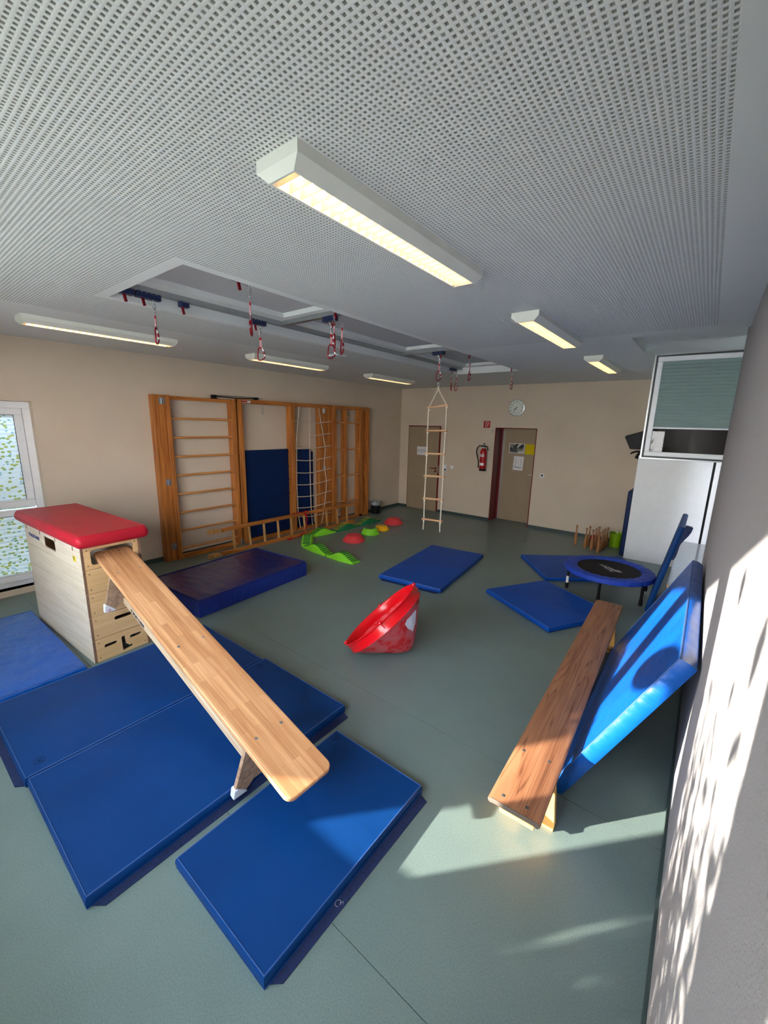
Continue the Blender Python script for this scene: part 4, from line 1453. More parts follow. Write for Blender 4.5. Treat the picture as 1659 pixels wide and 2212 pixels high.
# ------------------------------------------------------------------ vaulting box
vb = thing('vaulting_box', 'birch vaulting box of five sections with a red padded top', 'vaulting box', (-3.822, 0.965, 0), math.radians(3.2))
BL, BW = 1.345, 0.455
zsec = [0.0, 0.207, 0.413, 0.620, 0.826, 1.030]
for k in range(5):
    z0_, z1_ = zsec[k] + (0.002 if k else 0.0), zsec[k + 1] - 0.002
    sec = bpy.data.objects.new('box_section', None); COL.objects.link(sec); sec.parent = vb
    out = [(0.020, z0_), (BW - 0.020, z0_), (BW - 0.020, z1_), (0.020, z1_)]
    holes = []
    if k == 4: holes = [rrect(0.070, 0.862, 0.398, 0.992, 0.024)]
    if k == 1: holes = [rrect(0.185, 0.328, 0.345, 0.362, 0.0168)]
    if k == 0:
        holes = [rrect(0.084, 0.109, 0.184, 0.139, 0.0148), rrect(0.288, 0.111, 0.388, 0.141, 0.0148),
                 [(0.220, 0.148), (0.228, 0.156), (0.246, 0.156), (0.250, 0.148), (0.252, 0.078), (0.266, 0.066), (0.276, 0.052), (0.296, 0.054), (0.308, 0.044), (0.306, 0.028), (0.224, 0.018)]]
    f_ = plate(out, holes, -0.02, 'x').build('front_panel', M['birch_front'], sec, bevel=0.0022)
    sc_ = MB()
    for y_ in (0.045, BW - 0.045):
        for z_ in (z0_ + 0.035, z1_ - 0.035):
            sc_.cyl((0.0, y_, z_), (0.0012, y_, z_), 0.006, 10)
    sc_.build('screws', M['ply_edge'], f_, kind='stuff')
    for side in (0, 1):
        yo = 0.0 if side == 0 else BW - 0.02
        out = [(-BL, z0_), (0.0, z0_), (0.0, z1_), (-BL, z1_)]
        hs_ = [rrect(-0.865, 0.878, -0.555, 0.982, 0.022)] if k == 4 else []
        p_ = plate(out, hs_, 0.02, 'y')
        p_.v = [(x_, y_ + yo, z_) for x_, y_, z_ in p_.v]
        so = p_.build('side_panel', M['birch'], sec, bevel=0.004)
        MB().box((-0.001, yo + 0.0005, z0_), (0.0012, yo + 0.0195, z1_)).build('ply_edge', M['ply_edge'], so)
        if side == 0:
            s2 = MB()
            for z_ in (z0_ + 0.04, z1_ - 0.04):
                s2.cyl((-0.03, yo, z_), (-0.03, yo - 0.001, z_), 0.004, 8)
            s2.build('screws', M['dark_gasket'], so, kind='stuff')
    MB().box((-BL, 0.02, z0_), (-BL + 0.02, BW - 0.02, z1_)).build('back_panel', M['birch_front'], sec)
    if k == 4:
        sl = MB()
        for x_ in (-0.147, -0.535, -0.915, -1.278):
            sl.box((x_ - 0.010, -0.0012, 0.978), (x_ + 0.010, 0.0, 1.028))
        sl.build('peg_slots', M['ply_edge'], sec)
        RX90 = Matrix.Rotation(math.pi / 2, 4, 'X')
        text('maker_name', '\u25BC SPORT-THIEME', 0.043, M['inkblue'], sec, Matrix.Translation((-1.095, -0.0008, 0.928)) @ RX90, bold=0.0018, spacing=0.82)
        sk_ = MB().box((-0.165, -0.0012, 0.888), (-0.105, 0, 0.934)).build('sticker', M['yellow_sticker'], sec)
        ln = MB()
        for z_ in (0.905, 0.918, 0.928):
            ln.box((-0.158, -0.0016, z_ - 0.006), (-0.12, -0.0012, z_ - 0.001))
        ln.build('sticker_print', M['dark_gasket'], sec)
    if k == 0:
        lt = MB()
        lt.tube([(-0.022, 0.244 + 0.013 * math.cos(2 * math.pi * q / 14), 0.086 + 0.013 * math.sin(2 * math.pi * q / 14)) for q in range(14)], 0.002, 6, closed=True)
        lt.cyl((-0.03, 0.276, 0.074), (-0.018, 0.276, 0.074), 0.011, 12)
        lt.build('roller_lever', M['dark_gasket'], sec, smooth=True)
MB().box((-1.47, -0.045, 1.031), (0.10, BW + 0.05, 1.135)).build('padded_top', M['red_leather'], vb, bevel=0.045, seg=5)
MB().tube([(-1.44, -0.02, 1.1335), (0.07, -0.02, 1.1335), (0.07, BW + 0.025, 1.1335), (-1.44, BW + 0.025, 1.1335)], 0.003, 6, closed=True).build('pad_seam', M['red_leather'], vb, smooth=True)

# ------------------------------------------------------------------ pale bench, hooked into the box
bo = Vector((-3.972, 1.2285, 0.93)); be = Vector((-1.298, 1.1415, 0.30))
xd = (be - bo); BL1 = xd.length
yd = Vector((0, 0, 1)).cross(xd)
b1 = thing('gym_bench', 'pale pine bench sloping down from the box onto the front mats', 'bench', mat=frame(bo, xd, yd))
w2 = 0.1425
pl = MB()
corner = []
for cx_, cy_, a0 in ((BL1 - 0.045, w2 - 0.045, 0), (0.045, w2 - 0.045, 90), (0.045, -w2 + 0.045, 180), (BL1 - 0.045, -w2 + 0.045, 270)):
    for k in range(7):
        a = math.radians(a0 + 15 * k)
        corner.append((cx_ + 0.045 * math.cos(a), cy_ + 0.045 * math.sin(a)))
pl.prism(corner, -0.028, 0.0, 2)
plank = pl.build('plank', M['pine'], b1, bevel=0.006, seg=3)
for k, (x_, y_) in enumerate(((0.41, -0.085), (0.41, 0.082), (1.475, -0.082), (1.475, 0.085), (2.365, -0.072), (2.365, 0.088), (0.05, -0.07), (0.05, 0.05))):
    mt_ = M['steel'] if k < 6 else M['ply_edge']
    MB().lathe([(0.0, 0.0012), (0.008, 0.0012), (0.0095, 0.0003), (0.0095, -0.002)], 14, c=(x_, y_, 0)).build('screw_head', mt_, plank, smooth=True)
MB().box((0.46, -0.055, -0.062), (BL1 - 0.40, 0.055, -0.029)).build('under_rail', M['pine_brown'], b1, bevel=0.003)
bm_ = MB().box((0.405, -0.048, -0.305), (BL1 - 0.385, 0.048, -0.252)).build('balance_beam', M['pine_pale'], b1, bevel=0.004)
MB().box((0.405, -0.036, -0.252), (BL1 - 0.385, 0.036, -0.235)).build('beam_rib', M['pine_brown'], b1)
for x_ in (0.95, 1.475, 1.95):
    MB().box((x_ - 0.03, -0.03, -0.24), (x_ + 0.03, 0.03, -0.06)).build('spacer_block', M['pine_brown'], b1, bevel=0.003)
text('maker_name', '\u25BC SPORT-THIEME', 0.036, M['ink'], bm_, Matrix.Translation((0.70, -0.0485, -0.279)) @ Matrix.Rotation(math.pi / 2, 4, 'X'), bold=0.001, spacing=0.9)
for li, (x_, hgt) in enumerate(((0.40, 0.335), (BL1 - 0.385, 0.352))):
    poly = [(-0.138, -0.030), (0.138, -0.030), (0.178, -hgt + 0.03), (0.176, -hgt), (0.10, -hgt), (0.062, -hgt + 0.045), (-0.062, -hgt + 0.045), (-0.10, -hgt), (-0.176, -hgt), (-0.178, -hgt + 0.03)]
    lg = MB().prism(poly, x_ - 0.012, x_ + 0.012, 0).build('leg', M['pine_brown'], b1, bevel=0.002)
    for s_ in (-1, 1):
        ft = MB().prism([(s_ * 0.186, -hgt - 0.012), (s_ * 0.10, -hgt - 0.012), (s_ * 0.12, -hgt + 0.014), (s_ * 0.165, -hgt + 0.055), (s_ * 0.184, -hgt + 0.055)], x_ - 0.019, x_ + 0.019, 0)
        fo = ft.build('rubber_foot', M['white_plastic'], lg, bevel=0.003)
        if li == 0 and s_ < 0:
            MB().tube([(x_ + 0.020, -0.152 + 0.009 * math.cos(2 * math.pi * q / 12), -hgt + 0.005 + 0.009 * math.sin(2 * math.pi * q / 12)) for q in range(12)], 0.002, 5, closed=True).build('round_mark', M['red_paint'], lg)

# ------------------------------------------------------------------ brown bench on the right
b2 = thing('gym_bench', 'worn reddish brown bench standing flat beside the leaning blue mat', 'bench', (-0.452, 1.592, 0), math.radians(1.9))
L2 = 2.84; wq = 0.117
pp = []
n = 9
prof = [(-wq, 0.326), (-wq - 0.004, 0.334), (-wq - 0.002, 0.345), (-wq + 0.010, 0.350), (wq - 0.010, 0.350), (wq + 0.002, 0.345), (wq + 0.004, 0.334), (wq, 0.326), (wq - 0.006, 0.322), (wq - 0.02, 0.325), (-wq + 0.02, 0.325), (-wq + 0.006, 0.322)]
MB().prism(prof, 0.0, L2, 1).build('plank', M['old_pine'], b2, smooth=True)
MB().prism([(p[0] * 0.985, p[1]) for p in prof], -0.002, 0.0015, 1).build('end_grain', M['end_grain'], b2)
for (x_, y_) in ((-0.073, 0.382), (0.058, 0.386), (-0.062, 0.045), (0.048, 0.05), (-0.06, L2 - 0.38), (0.06, L2 - 0.38), (-0.05, L2 - 0.05), (0.05, L2 - 0.05)):
    MB().lathe([(0.0, 0.3508), (0.0075, 0.3508), (0.009, 0.3502), (0.009, 0.348)], 12, c=(x_, y_, 0)).build('screw_head', M['dark_gasket'], b2, smooth=True)
for y_ in (0.345, L2 - 0.36):
    poly = [(-0.105, 0.322), (0.105, 0.322), (0.13, 0.035), (0.125, 0.0), (0.075, 0.0), (0.03, 0.05), (-0.03, 0.05), (-0.075, 0.0), (-0.165, 0.0), (-0.165, 0.035)]
    MB().prism(poly, y_ - 0.016, y_ + 0.016, 1).build('leg', M['leg_ply'], b2, bevel=0.002)
MB().box((-0.035, 0.36, 0.06), (0.035, L2 - 0.37, 0.115)).build('balance_beam', M['pine_brown'], b2, bevel=0.003)
MB().box((-0.125, 0.215, 0.062), (0.055, 0.25, 0.085)).build('hook_batten', M['leg_ply'], b2, bevel=0.003)
MB().box((-0.03, 0.22, 0.062), (0.03, 0.37, 0.10)).build('batten_support', M['leg_ply'], b2)

# ------------------------------------------------------------------ mats leaning on the right
lm_o = Vector((-0.362, 3.12, 0.0))
sl_ = Vector((0.475, 0, 0.995))
lean = thing('leaning_mat', 'bright blue mat leaning against the sunlit wall behind the brown bench', 'mat', mat=Matrix.Identity(4))
fm = frame(lm_o, (0, -1, 0), sl_)                     # x toward viewer, y up the slope, z away from the wall
SLN = sl_.length
lean.matrix_world = fm @ Matrix.Translation((0, SLN / 2, 0.0))
mat_body(1.86, SLN, 0.082, None, 0.006).build('cover', M['mat_wrinkle'], lean, smooth=True)
a, b = 0.93, SLN / 2
MB().tube([(-a, -b, 0.077), (a, -b, 0.077), (a, b, 0.077), (-a, b, 0.077)], 0.004, 6, closed=True).build('top_seam', M['seam'], lean, smooth=True)

l2 = thing('leaning_mat', 'narrow view of a blue mat tilted between trampoline and low bench', 'mat', mat=Matrix.Identity(4))
sl2 = Vector((0.185, 0, 1.03))
l2.matrix_world = frame(Vector((-0.25, 5.80, 0.0)), (0, -1, 0), sl2) @ Matrix.Translation((0, sl2.length / 2, 0))
mat_body(0.90, sl2.length, 0.058, None, 0.003).build('cover', M['mat_blue'], l2, smooth=True)
hl = sl2.length / 2
vs, fs = [], []
for k in range(9):                                   # loose strip down the near edge, waving away from the cushion
    f_ = k / 8
    y_ = hl + 0.03 - 0.40 * f_
    o_ = 0.055 * (1 - f_) ** 1.5 + 0.010 * math.sin(9 * f_)
    vs += [(0.458, y_, 0.002), (0.462, y_, -0.012 - o_), (0.40, y_, -0.016 - o_ * 0.7), (0.40, y_, -0.002)]
for k in range(8):
    for e in range(4):
        fs.append((4 * k + e, 4 * k + (e + 1) % 4, 4 * k + 4 + (e + 1) % 4, 4 * k + 4 + e))
fs += [(0, 1, 2, 3), (35, 34, 33, 32)]
MB().add(vs, fs).build('hook_flap', M['flap'], l2, smooth=True)

# ------------------------------------------------------------------ white cabinet in the corner, with clutter on top
cb = thing('cabinet', 'tall white cabinet in the right corner below the open casement', 'cabinet', (0, 0, 0))
MB().box((-0.825, 7.463, 0.0), (0.098, 8.40, 1.665)).build('carcass', M['white'], cb, bevel=0.002)
MB().box((-0.80, 7.47, 1.665), (0.098, 8.40, 1.685)).build('top_board', M['white'], cb)
cb2 = thing('filler_panel', 'narrow white panel between the cabinet and the niche window', 'panel', (0, 0, 0))
MB().box((0.128, 7.463, 0.0), (XO - 0.004, 8.40, 1.685)).build('board', M['white'], cb2, bevel=0.002)
MB().box((0.098, 7.52, 0.0), (0.128, 8.38, 1.66)).build('shadow_gap', M['black'], cb2)

mo = thing('monitor', 'black box shaped screen standing on the white cabinet, corner overhanging', 'monitor', (-0.86, 7.93, 1.742), 0.0)
MB().prism([(-0.215, 0.215), (-0.235, 0.195), (-0.142, 0.01), (-0.125, 0.0), (0.20, 0.0), (0.20, 0.318), (0.10, 0.318), (0.06, 0.312)], -0.16, 0.16, 1).build('casing', M['black'], mo, bevel=0.01)
MB().box((0.06, -0.10, -0.057), (0.16, 0.10, 0.0)).build('stand', M['black'], mo)
for k, (xo_, yo_, lb_) in enumerate(((-0.80, 7.60, 'bottom dark folder in the stack in front of the screen'), (-0.795, 7.605, 'middle dark folder in the stack in front of the screen'), (-0.77, 7.61, 'top dark folder in the stack in front of the screen'))):
    z_ = 1.686 + 0.037 * k
    t = thing('folder', lb_, 'folder', (xo_, yo_, z_), 0.02 * k, 'folders on the cabinet')
    MB().box((0, -0.12, 0.0), (0.26, 0.12, 0.012)).build('cover_board', M['black'], t)
    MB().box((0.006, -0.117, 0.012), (0.254, 0.117, 0.025)).build('pages', M['paper'], t)
    MB().box((0, -0.12, 0.025), (0.26, 0.12, 0.036)).build('cover_board', M['black'], t)
gv = thing('glove', 'black glove hanging over the edge of the white cabinet', 'glove', (-0.83, 7.75, 1.70))
fing = [[(0.05, -0.01, 0.0), (-0.02, -0.01, 0.012), (-0.09, -0.01, 0.004), (-0.145, -0.01, -0.03)],
        [(0.05, 0.0, 0.0), (-0.01, 0.0, 0.0), (-0.05, 0.0, -0.05), (-0.065, 0.0, -0.10)],
        [(0.05, 0.01, 0.0), (0.0, 0.01, -0.005), (-0.02, 0.01, -0.05), (-0.042, 0.01, -0.11)],
        [(0.05, -0.02, 0.0), (0.0, -0.02, -0.01), (-0.01, -0.02, -0.05), (-0.02, -0.02, -0.095)],
        [(0.05, 0.03, 0.0), (0.01, 0.03, 0.0), (-0.008, 0.03, -0.03), (-0.012, 0.03, -0.07)]]
gm = MB()
for f_ in fing:
    gm.tube(smooth_path(f_, 4), [0.014] * (len(smooth_path(f_, 4)) - 1) + [0.007], 8)
gm.lathe([(0.0, 0.0), (0.03, 0.0), (0.035, 0.012), (0.0, 0.025)], 12, c=(0.05, 0.005, -0.012))
gm.build('fingers', M['black'], gv, smooth=True)

um = thing('standing_mat', 'navy mat standing on edge along the left side of the white cabinet', 'mat', (0, 0, 0))
MB().box((-0.905, 7.56, 0.0), (-0.828, 8.36, 1.085)).build('cover', M['mat_dark'], um, bevel=0.018, seg=3)

lb_ = thing('low_bench', 'low board bench with a glossy grey top in the window niche', 'bench', (0, 0, 0))
MB().box((-0.128, 5.17, 0.405), (XO - 0.005, 7.455, 0.43)).build('top', M['shelf_top'], lb_)
MB().box((-0.128, 5.152, 0.398), (XO - 0.005, 5.17, 0.43)).build('front_edge', M['rung_pale'], lb_)
for (x_, y_) in ((-0.11, 5.19), (-0.11, 7.38), (0.40, 5.19), (0.40, 7.38)):
    MB().box((x_, y_, 0.0), (x_ + 0.04, y_ + 0.04, 0.405)).build('leg', M['pink_wood'], lb_)

# ------------------------------------------------------------------ trampoline
tr = thing('trampoline', 'round mini trampoline with a blue pad on black legs', 'trampoline', (-0.775, 5.73, 0))
TR, TI, TZ = 0.522, 0.365, 0.30
n = 96
vs, fs = [], []
prof = [(TR - 0.03, -0.045), (TR - 0.004, -0.04), (TR, -0.012), (TR - 0.014, 0.012), (TR - 0.05, 0.02), ((TR + TI) / 2, 0.022), (TI + 0.03, 0.016), (TI, 0.004), (TI + 0.004, -0.008), (TR - 0.06, -0.004)]
for k in range(n):
    a = 2 * math.pi * k / n
    for i, (r_, z_) in enumerate(prof):
        wv = 0.0035 * math.sin(a * 24 + 1.3 * math.sin(a * 5)) * (1 if 3 <= i <= 7 else 0.3)
        vs.append((r_ * math.cos(a), r_ * math.sin(a), TZ + z_ + wv))
L_ = len(prof)
for k in range(n):
    k2 = (k + 1) % n
    for i in range(L_):
        i2 = (i + 1) % L_
        fs.append((k * L_ + i, k2 * L_ + i, k2 * L_ + i2, k * L_ + i2))
MB().add(vs, fs).build('pad', M['trampoline_pad'], tr, smooth=True)
md = MB().lathe([(0.0, TZ + 0.002), (TI + 0.02, TZ + 0.002), (TI + 0.02, TZ - 0.002), (0.0, TZ - 0.002)], 48).build('bounce_mat', M['trampoline_net'], tr)
MB().tube([((TR - 0.035) * math.cos(2 * math.pi * k / 48), (TR - 0.035) * math.sin(2 * math.pi * k / 48), TZ - 0.02) for k in range(48)], 0.016, 8, closed=True).build('frame_ring', M['black'], tr, smooth=True)
for k in range(6):
    a = math.radians(30 + 60 * k)
    x_, y_ = (TR - 0.04) * math.cos(a), (TR - 0.04) * math.sin(a)
    lg = MB().cyl((x_, y_, 0.03), (x_, y_, TZ - 0.02), 0.0165, 12).build('leg', M['black'], tr, smooth=True)
    MB().cyl((x_, y_, 0.0 if not (0 <= k <= 2) else 0.052), (x_, y_, 0.07), 0.0205, 12).build('rubber_cap', M['black'], lg, smooth=True)
    if k == 3:
        MB().cyl((x_, y_, 0.075), (x_, y_, 0.165), 0.0172, 12).build('leg_label', M['paper'], lg, smooth=True)
rzL = math.radians(-51)
lgm = Matrix.Translation((0.0, 0.015, TZ + 0.0035)) @ Matrix.Rotation(rzL, 4, 'Z')
text('printed_name', 'ATHLETIC', 0.062, M['grey_print'], md, lgm @ Matrix.Translation((0, -0.03, 0)), bold=0.001, shear=0.2)
sw = MB().prism([(-0.10, 0.012), (0.02, 0.03), (0.10, 0.052), (0.15, 0.092), (0.165, 0.055), (0.13, 0.018), (0.06, 0.006), (0.0, 0.008)], 0.0, 0.0008, 2, M4=lgm)
sw.prism([(0.07, 0.06), (0.10, 0.085), (0.12, 0.082), (0.10, 0.06)], 0.0, 0.0008, 2, M4=lgm)
sw.build('printed_swoosh', M['grey_print'], md)

# ------------------------------------------------------------------ wooden clubs, bucket, ball
def make_club():
    t = thing('wooden_club', '', 'club', (0, 0, 0), 0, 'wooden gymnastics clubs by the back wall')
    MB().lathe([(0.0, 0.0), (0.016, 0.0), (0.021, 0.012), (0.0265, 0.07), (0.0275, 0.11), (0.024, 0.16), (0.016, 0.22), (0.0115, 0.27), (0.0095, 0.325), (0.0, 0.325)], 16).build('body', M['club'], t, smooth=True)
    kb = MB().lathe([(0.0, 0.320), (0.010, 0.322), (0.017, 0.332), (0.019, 0.343), (0.016, 0.355), (0.009, 0.362), (0.0, 0.363)], 14).build('knob', M['club'], t, smooth=True)
    return t


clubs = [(-1.63, 7.732, 'wooden club standing alone, left of the club cluster'),
         (-1.444, 7.628, 'leftmost front club of the cluster beside the bucket'),
         (-1.431, 7.815, 'club behind the leftmost front one of the cluster'),
         (-1.328, 7.558, 'second club from the left in the front row of the cluster'),
         (-1.306, 7.713, 'club in the middle of the cluster'),
         (-1.209, 7.477, 'club nearest the viewer in the cluster'),
         (-1.196, 7.645, 'club just behind the nearest one in the cluster'),
         (-1.186, 7.80, 'third club in the right hand row of the cluster'),
         (-1.170, 7.96, 'rearmost club at the right of the cluster'),
         (-1.298, 7.90, 'rear club in the middle of the cluster')]
c0 = make_club()
for i, (x_, y_, lb2) in enumerate(clubs):
    o = c0 if i == 0 else copy_tree(c0)
    o.location = (x_, y_, 0); o['label'] = lb2; o.rotation_euler = (0, 0, i * 1.1)
bk = thing('bucket', 'lime green bucket beside the wooden clubs', 'bucket', (-1.055, 8.10, 0))
MB().lathe([(0.0, 0.005), (0.082, 0.005), (0.086, 0.0), (0.10, 0.235), (0.107, 0.237), (0.108, 0.25), (0.099, 0.252), (0.096, 0.24), (0.082, 0.02), (0.0, 0.02)], 28).build('tub', M['bucket'], bk, smooth=True)
MB().lathe([(0.098, 0.20), (0.103, 0.203), (0.103, 0.21), (0.099, 0.213)], 28).build('rim_rib', M['bucket'], bk, smooth=True)
bl = MB().lathe([(0.065 * math.sin(math.pi * k / 14), 0.065 - 0.065 * math.cos(math.pi * k / 14)) for k in range(15)], 20, c=(0, 0, 0)).build('red_ball', M['red_paint'], None, smooth=True)
bl.location = (-1.42, 8.19, 0)
tag(bl, 'small red ball on the floor half hidden behind the clubs', 'ball')

# ------------------------------------------------------------------ stepping stones and wave path
def stone(label, c, r, h, mat, top_mat=None, style='plain', rz=0.0):
    t = thing('stepping_stone', label, 'stepping stone', (c[0], c[1], 0), rz)
    prof = [(0.0, 0.004), (r - 0.02, 0.004), (r - 0.012, 0.0), (r, 0.002), (r, 0.02), (r - 0.012, 0.026)]
    steps = 3 if style == 'plain' else 2
    rr, zz = r - 0.012, 0.026
    for k in range(steps):
        prof += [(rr - 0.012, zz + (h - 0.026) / steps * 0.85), (rr - 0.02, zz + (h - 0.026) / steps)]
        rr -= 0.020; zz += (h - 0.026) / steps
    prof += [(rr - 0.012, h + 0.002), (0.0, h + 0.002)]
    MB().lathe(prof, 36).build('body', M[mat], t, smooth=True)
    tp = MB()
    if style == 'plain':
        for k in range(3):
            q = rr - 0.02 - 0.035 * k
            tp.tube([(q * math.cos(2 * math.pi * i / 32), q * math.sin(2 * math.pi * i / 32), h + 0.002) for i in range(32)], 0.004, 5, closed=True)
        tp.build('grip_rings', M[mat], t, smooth=True)
    elif style == 'bars':
        for k in range(-4, 5):
            x_ = k * 0.027
            l_ = math.sqrt(max(0, (rr - 0.02) ** 2 - x_ ** 2))
            if l_ > 0.02:
                tp.box((x_ - 0.0075, -l_, h), (x_ + 0.0075, l_, h + 0.007))
        tp.build('grip_bars', M['grey_grip'], t)
    else:
        for i in range(-3, 4):
            for j in range(-3, 4):
                x_, y_ = i * 0.033 + (0.016 if j % 2 else 0), j * 0.03
                if x_ * x_ + y_ * y_ < (rr - 0.02) ** 2:
                    tp.lathe([(0.0, h + 0.006), (0.007, h + 0.005), (0.009, h)], 8, c=(x_, y_, 0))
        tp.build('grip_dots', M['ply_edge'], t)
    return t


stone('red stepping stone nearest, by the open end of the wave path', (-4.725, 5.215), 0.198, 0.105, 'red_rubber')
stone('lime green stepping stone with grey grip bars between red and yellow', (-4.815, 5.775), 0.172, 0.115, 'green_rubber', style='bars', rz=0.25)
stone('yellow stepping stone with dotted top behind the green one', (-4.845, 6.165), 0.148, 0.085, 'yellow_rubber', style='dots')
stone('red stepping stone farthest back, near the door corner', (-4.985, 6.745), 0.20, 0.105, 'red_rubber')


def wave(label, p, q, mat, grip, wd=0.155, hump=0.115, dots=False, skew=(0, 0)):
    a, b = Vector((p[0], p[1], 0)), Vector((q[0], q[1], 0))
    Ls = (b - a).length
    t = thing('balance_path_piece', label, 'balance path', mat=frame(a, b - a, Vector((0, 0, 1)).cross(b - a)), group='wave balance path')
    n = 20
    hh = lambda f: 0.028 + (hump - 0.028) * (0.5 - 0.5 * math.cos(2 * math.pi * f))
    vs, fs = [], []
    for k in range(n + 1):
        f_ = k / n; x_ = Ls * f_; z_ = hh(f_)
        wt = wd / 2; wb = wd / 2 + 0.012 + 0.018 * (z_ - 0.028) / 0.09
        vs += [(x_, -wb, 0), (x_, -wt, z_ - 0.006), (x_, -wt + 0.008, z_), (x_, wt - 0.008, z_), (x_, wt, z_ - 0.006), (x_, wb, 0)]
    for k in range(n):
        for e in range(5):
            fs.append((6 * k + e, 6 * k + 6 + e, 6 * k + 7 + e, 6 * k + e + 1))
        fs.append((6 * k + 5, 6 * k + 11, 6 * k + 6, 6 * k))
    fs += [tuple(range(5, -1, -1)), tuple(6 * n + e for e in range(6))]
    MB().add(vs, fs).build('wave_body', M[mat], t, smooth=True)
    g = MB()
    ns = 15
    for k in range(ns):
        f0 = (k + 0.35) / ns; f1 = (k + 0.85) / ns
        z0_, z1_ = hh(f0), hh(f1)
        if dots:
            for j in range(-2, 3):
                y_ = j * 0.026; x_ = Ls * (f0 + f1) / 2
                g.lathe([(0.0, 0.006), (0.006, 0.005), (0.008, -0.002)], 7, c=(x_, y_, (z0_ + z1_) / 2))
        else:
            w_ = wd / 2 - 0.018
            g.add([(Ls * f0, -w_, z0_ - 0.003), (Ls * f1, -w_, z1_ - 0.003), (Ls * f1, w_, z1_ - 0.003), (Ls * f0, w_, z0_ - 0.003),
                   (Ls * f0, -w_, z0_ + 0.004), (Ls * f1, -w_, z1_ + 0.004), (Ls * f1, w_, z1_ + 0.004), (Ls * f0, w_, z0_ + 0.004)],
                  [(0, 3, 2, 1), (4, 5, 6, 7), (0, 1, 5, 4), (1, 2, 6, 5), (2, 3, 7, 6), (3, 0, 4, 7)])
    g.build('grip_dots' if dots else 'grip_strips', M[grip], t)
    return t


pp_ = [(-3.865, 4.345), (-4.45, 4.345), (-5.085, 4.42), (-5.50, 4.84), (-5.43, 5.42), (-5.405, 6.05), (-5.40, 6.74)]
wl_ = ['lime wave path piece at the open end nearest the viewer', 'second lime wave path piece from the open end', 'lime wave path piece turning toward the ladder',
       'lime wave path piece alongside the ladder', 'dark green wave path piece next to the lime ones', 'dark green wave path piece at the far end']
for i in range(6):
    p_, q_ = Vector(pp_[i]), Vector(pp_[i + 1])
    d_ = (q_ - p_).normalized() * 0.015
    wave(wl_[i], p_ + d_, q_ - d_, 'green_rubber' if i < 4 else 'green_dark', 'green_stripe' if i < 4 else 'yellow_rubber', dots=i >= 4)

# ------------------------------------------------------------------ red spinning cone
ph_c, al = 0.38, 0.81
u = Vector((math.cos(ph_c), math.sin(ph_c), 0))
ax = (-u * math.cos(al) + Vector((0, 0, 1)) * math.sin(al)).normalized()
apex = Vector((-1.840, 2.857, 0.0015))
side = Vector((0, 0, 1)).cross(ax).normalized()
cn = thing('spinning_cone', 'red plastic spinning cone tipped on its side in the middle', 'spinning cone', mat=frame(apex, side, ax.cross(side)))
ta = math.tan(al)
hc, bh = 0.383, 0.094
R1 = hc * ta
prof = [(0.0, 0.052), (0.035, 0.056), (0.065, 0.072), (0.092, 0.092)]
for k in range(1, 9):
    z_ = 0.10 + (hc - 0.10) * k / 8
    prof.append((z_ * ta, z_))
prof += [(R1 + 0.005, hc + 0.003), (R1 + 0.002, hc + 0.010), (R1 - 0.004, hc + bh - 0.012), (R1 + 0.008, hc + bh - 0.009), (R1 + 0.012, hc + bh - 0.002), (R1 + 0.004, hc + bh + 0.004), (R1 - 0.006, hc + bh),
         (R1 - 0.012, hc + bh - 0.01), (R1 - 0.010, hc + 0.008)]
for k in range(7, -1, -1):
    z_ = 0.13 + (hc - 0.13) * k / 8
    prof.append((z_ * ta - 0.006, z_ + 0.006))
prof += [(0.07, 0.098), (0.0, 0.088)]
MB().lathe(prof, 64).build('shell', M['cone'], cn, smooth=True)
for k in range(4):
    a = 1.965 + math.radians(90 * k)
    MB().lathe([(0.0, 0.016), (0.016, 0.012), (0.022, 0.0), (0.016, -0.012), (0.0, -0.016)], 12,
               c=((R1 + 0.004) * math.cos(a), (R1 + 0.004) * math.sin(a), hc + bh)).build('rim_knob', M['cone'], cn, smooth=True)
    kb = MB().box((-0.006, -0.003, -0.05), (0.010, 0.003, 0.0), M4=Matrix.Translation(((R1 + 0.002) * math.cos(a), (R1 + 0.002) * math.sin(a), hc + bh - 0.01)) @ Matrix.Rotation(a, 4, 'Z'))
    kb.build('rim_rib', M['cone'], cn)
# torn white sticker on the cone side
ang0 = 0.0
outl = [(1.361, 0.329), (1.091, 0.331), (0.908, 0.335), (0.82, 0.316), (0.873, 0.262), (0.96, 0.235), (1.03, 0.216), (1.09, 0.20), (1.126, 0.191), (1.196, 0.202), (1.28, 0.22), (1.37, 0.235)]
vs = []; fs = []
nn = 10
for (dphi, z_) in outl:
    a = ang0 + dphi
    r_ = z_ * ta + 0.003
    vs.append((r_ * math.cos(a), r_ * math.sin(a), z_))
mid = len(vs)
a = ang0 + 1.09; z_ = 0.275
vs.append(((z_ * ta + 0.006) * math.cos(a), (z_ * ta + 0.006) * math.sin(a), z_))
for k in range(len(outl)):
    fs.append((k, (k + 1) % len(outl), mid))
MB().add(vs, fs).build('torn_sticker', M['scuff'], cn)

# ------------------------------------------------------------------ outside: paving and the bush that dapples the sun
gr = MB().box((-26, -26, -0.22), (20, 22, -0.16)).build('ground', M['ground'], None)
gr['kind'] = 'structure'; gr['label'] = 'pale paving outside the windows'; gr['category'] = 'ground'
sh = thing('bush', 'leafy bush outside the near windows', 'bush', (-2.4, -1.7, -0.16))
rnd = random.Random(11)
vs, fs = [], []


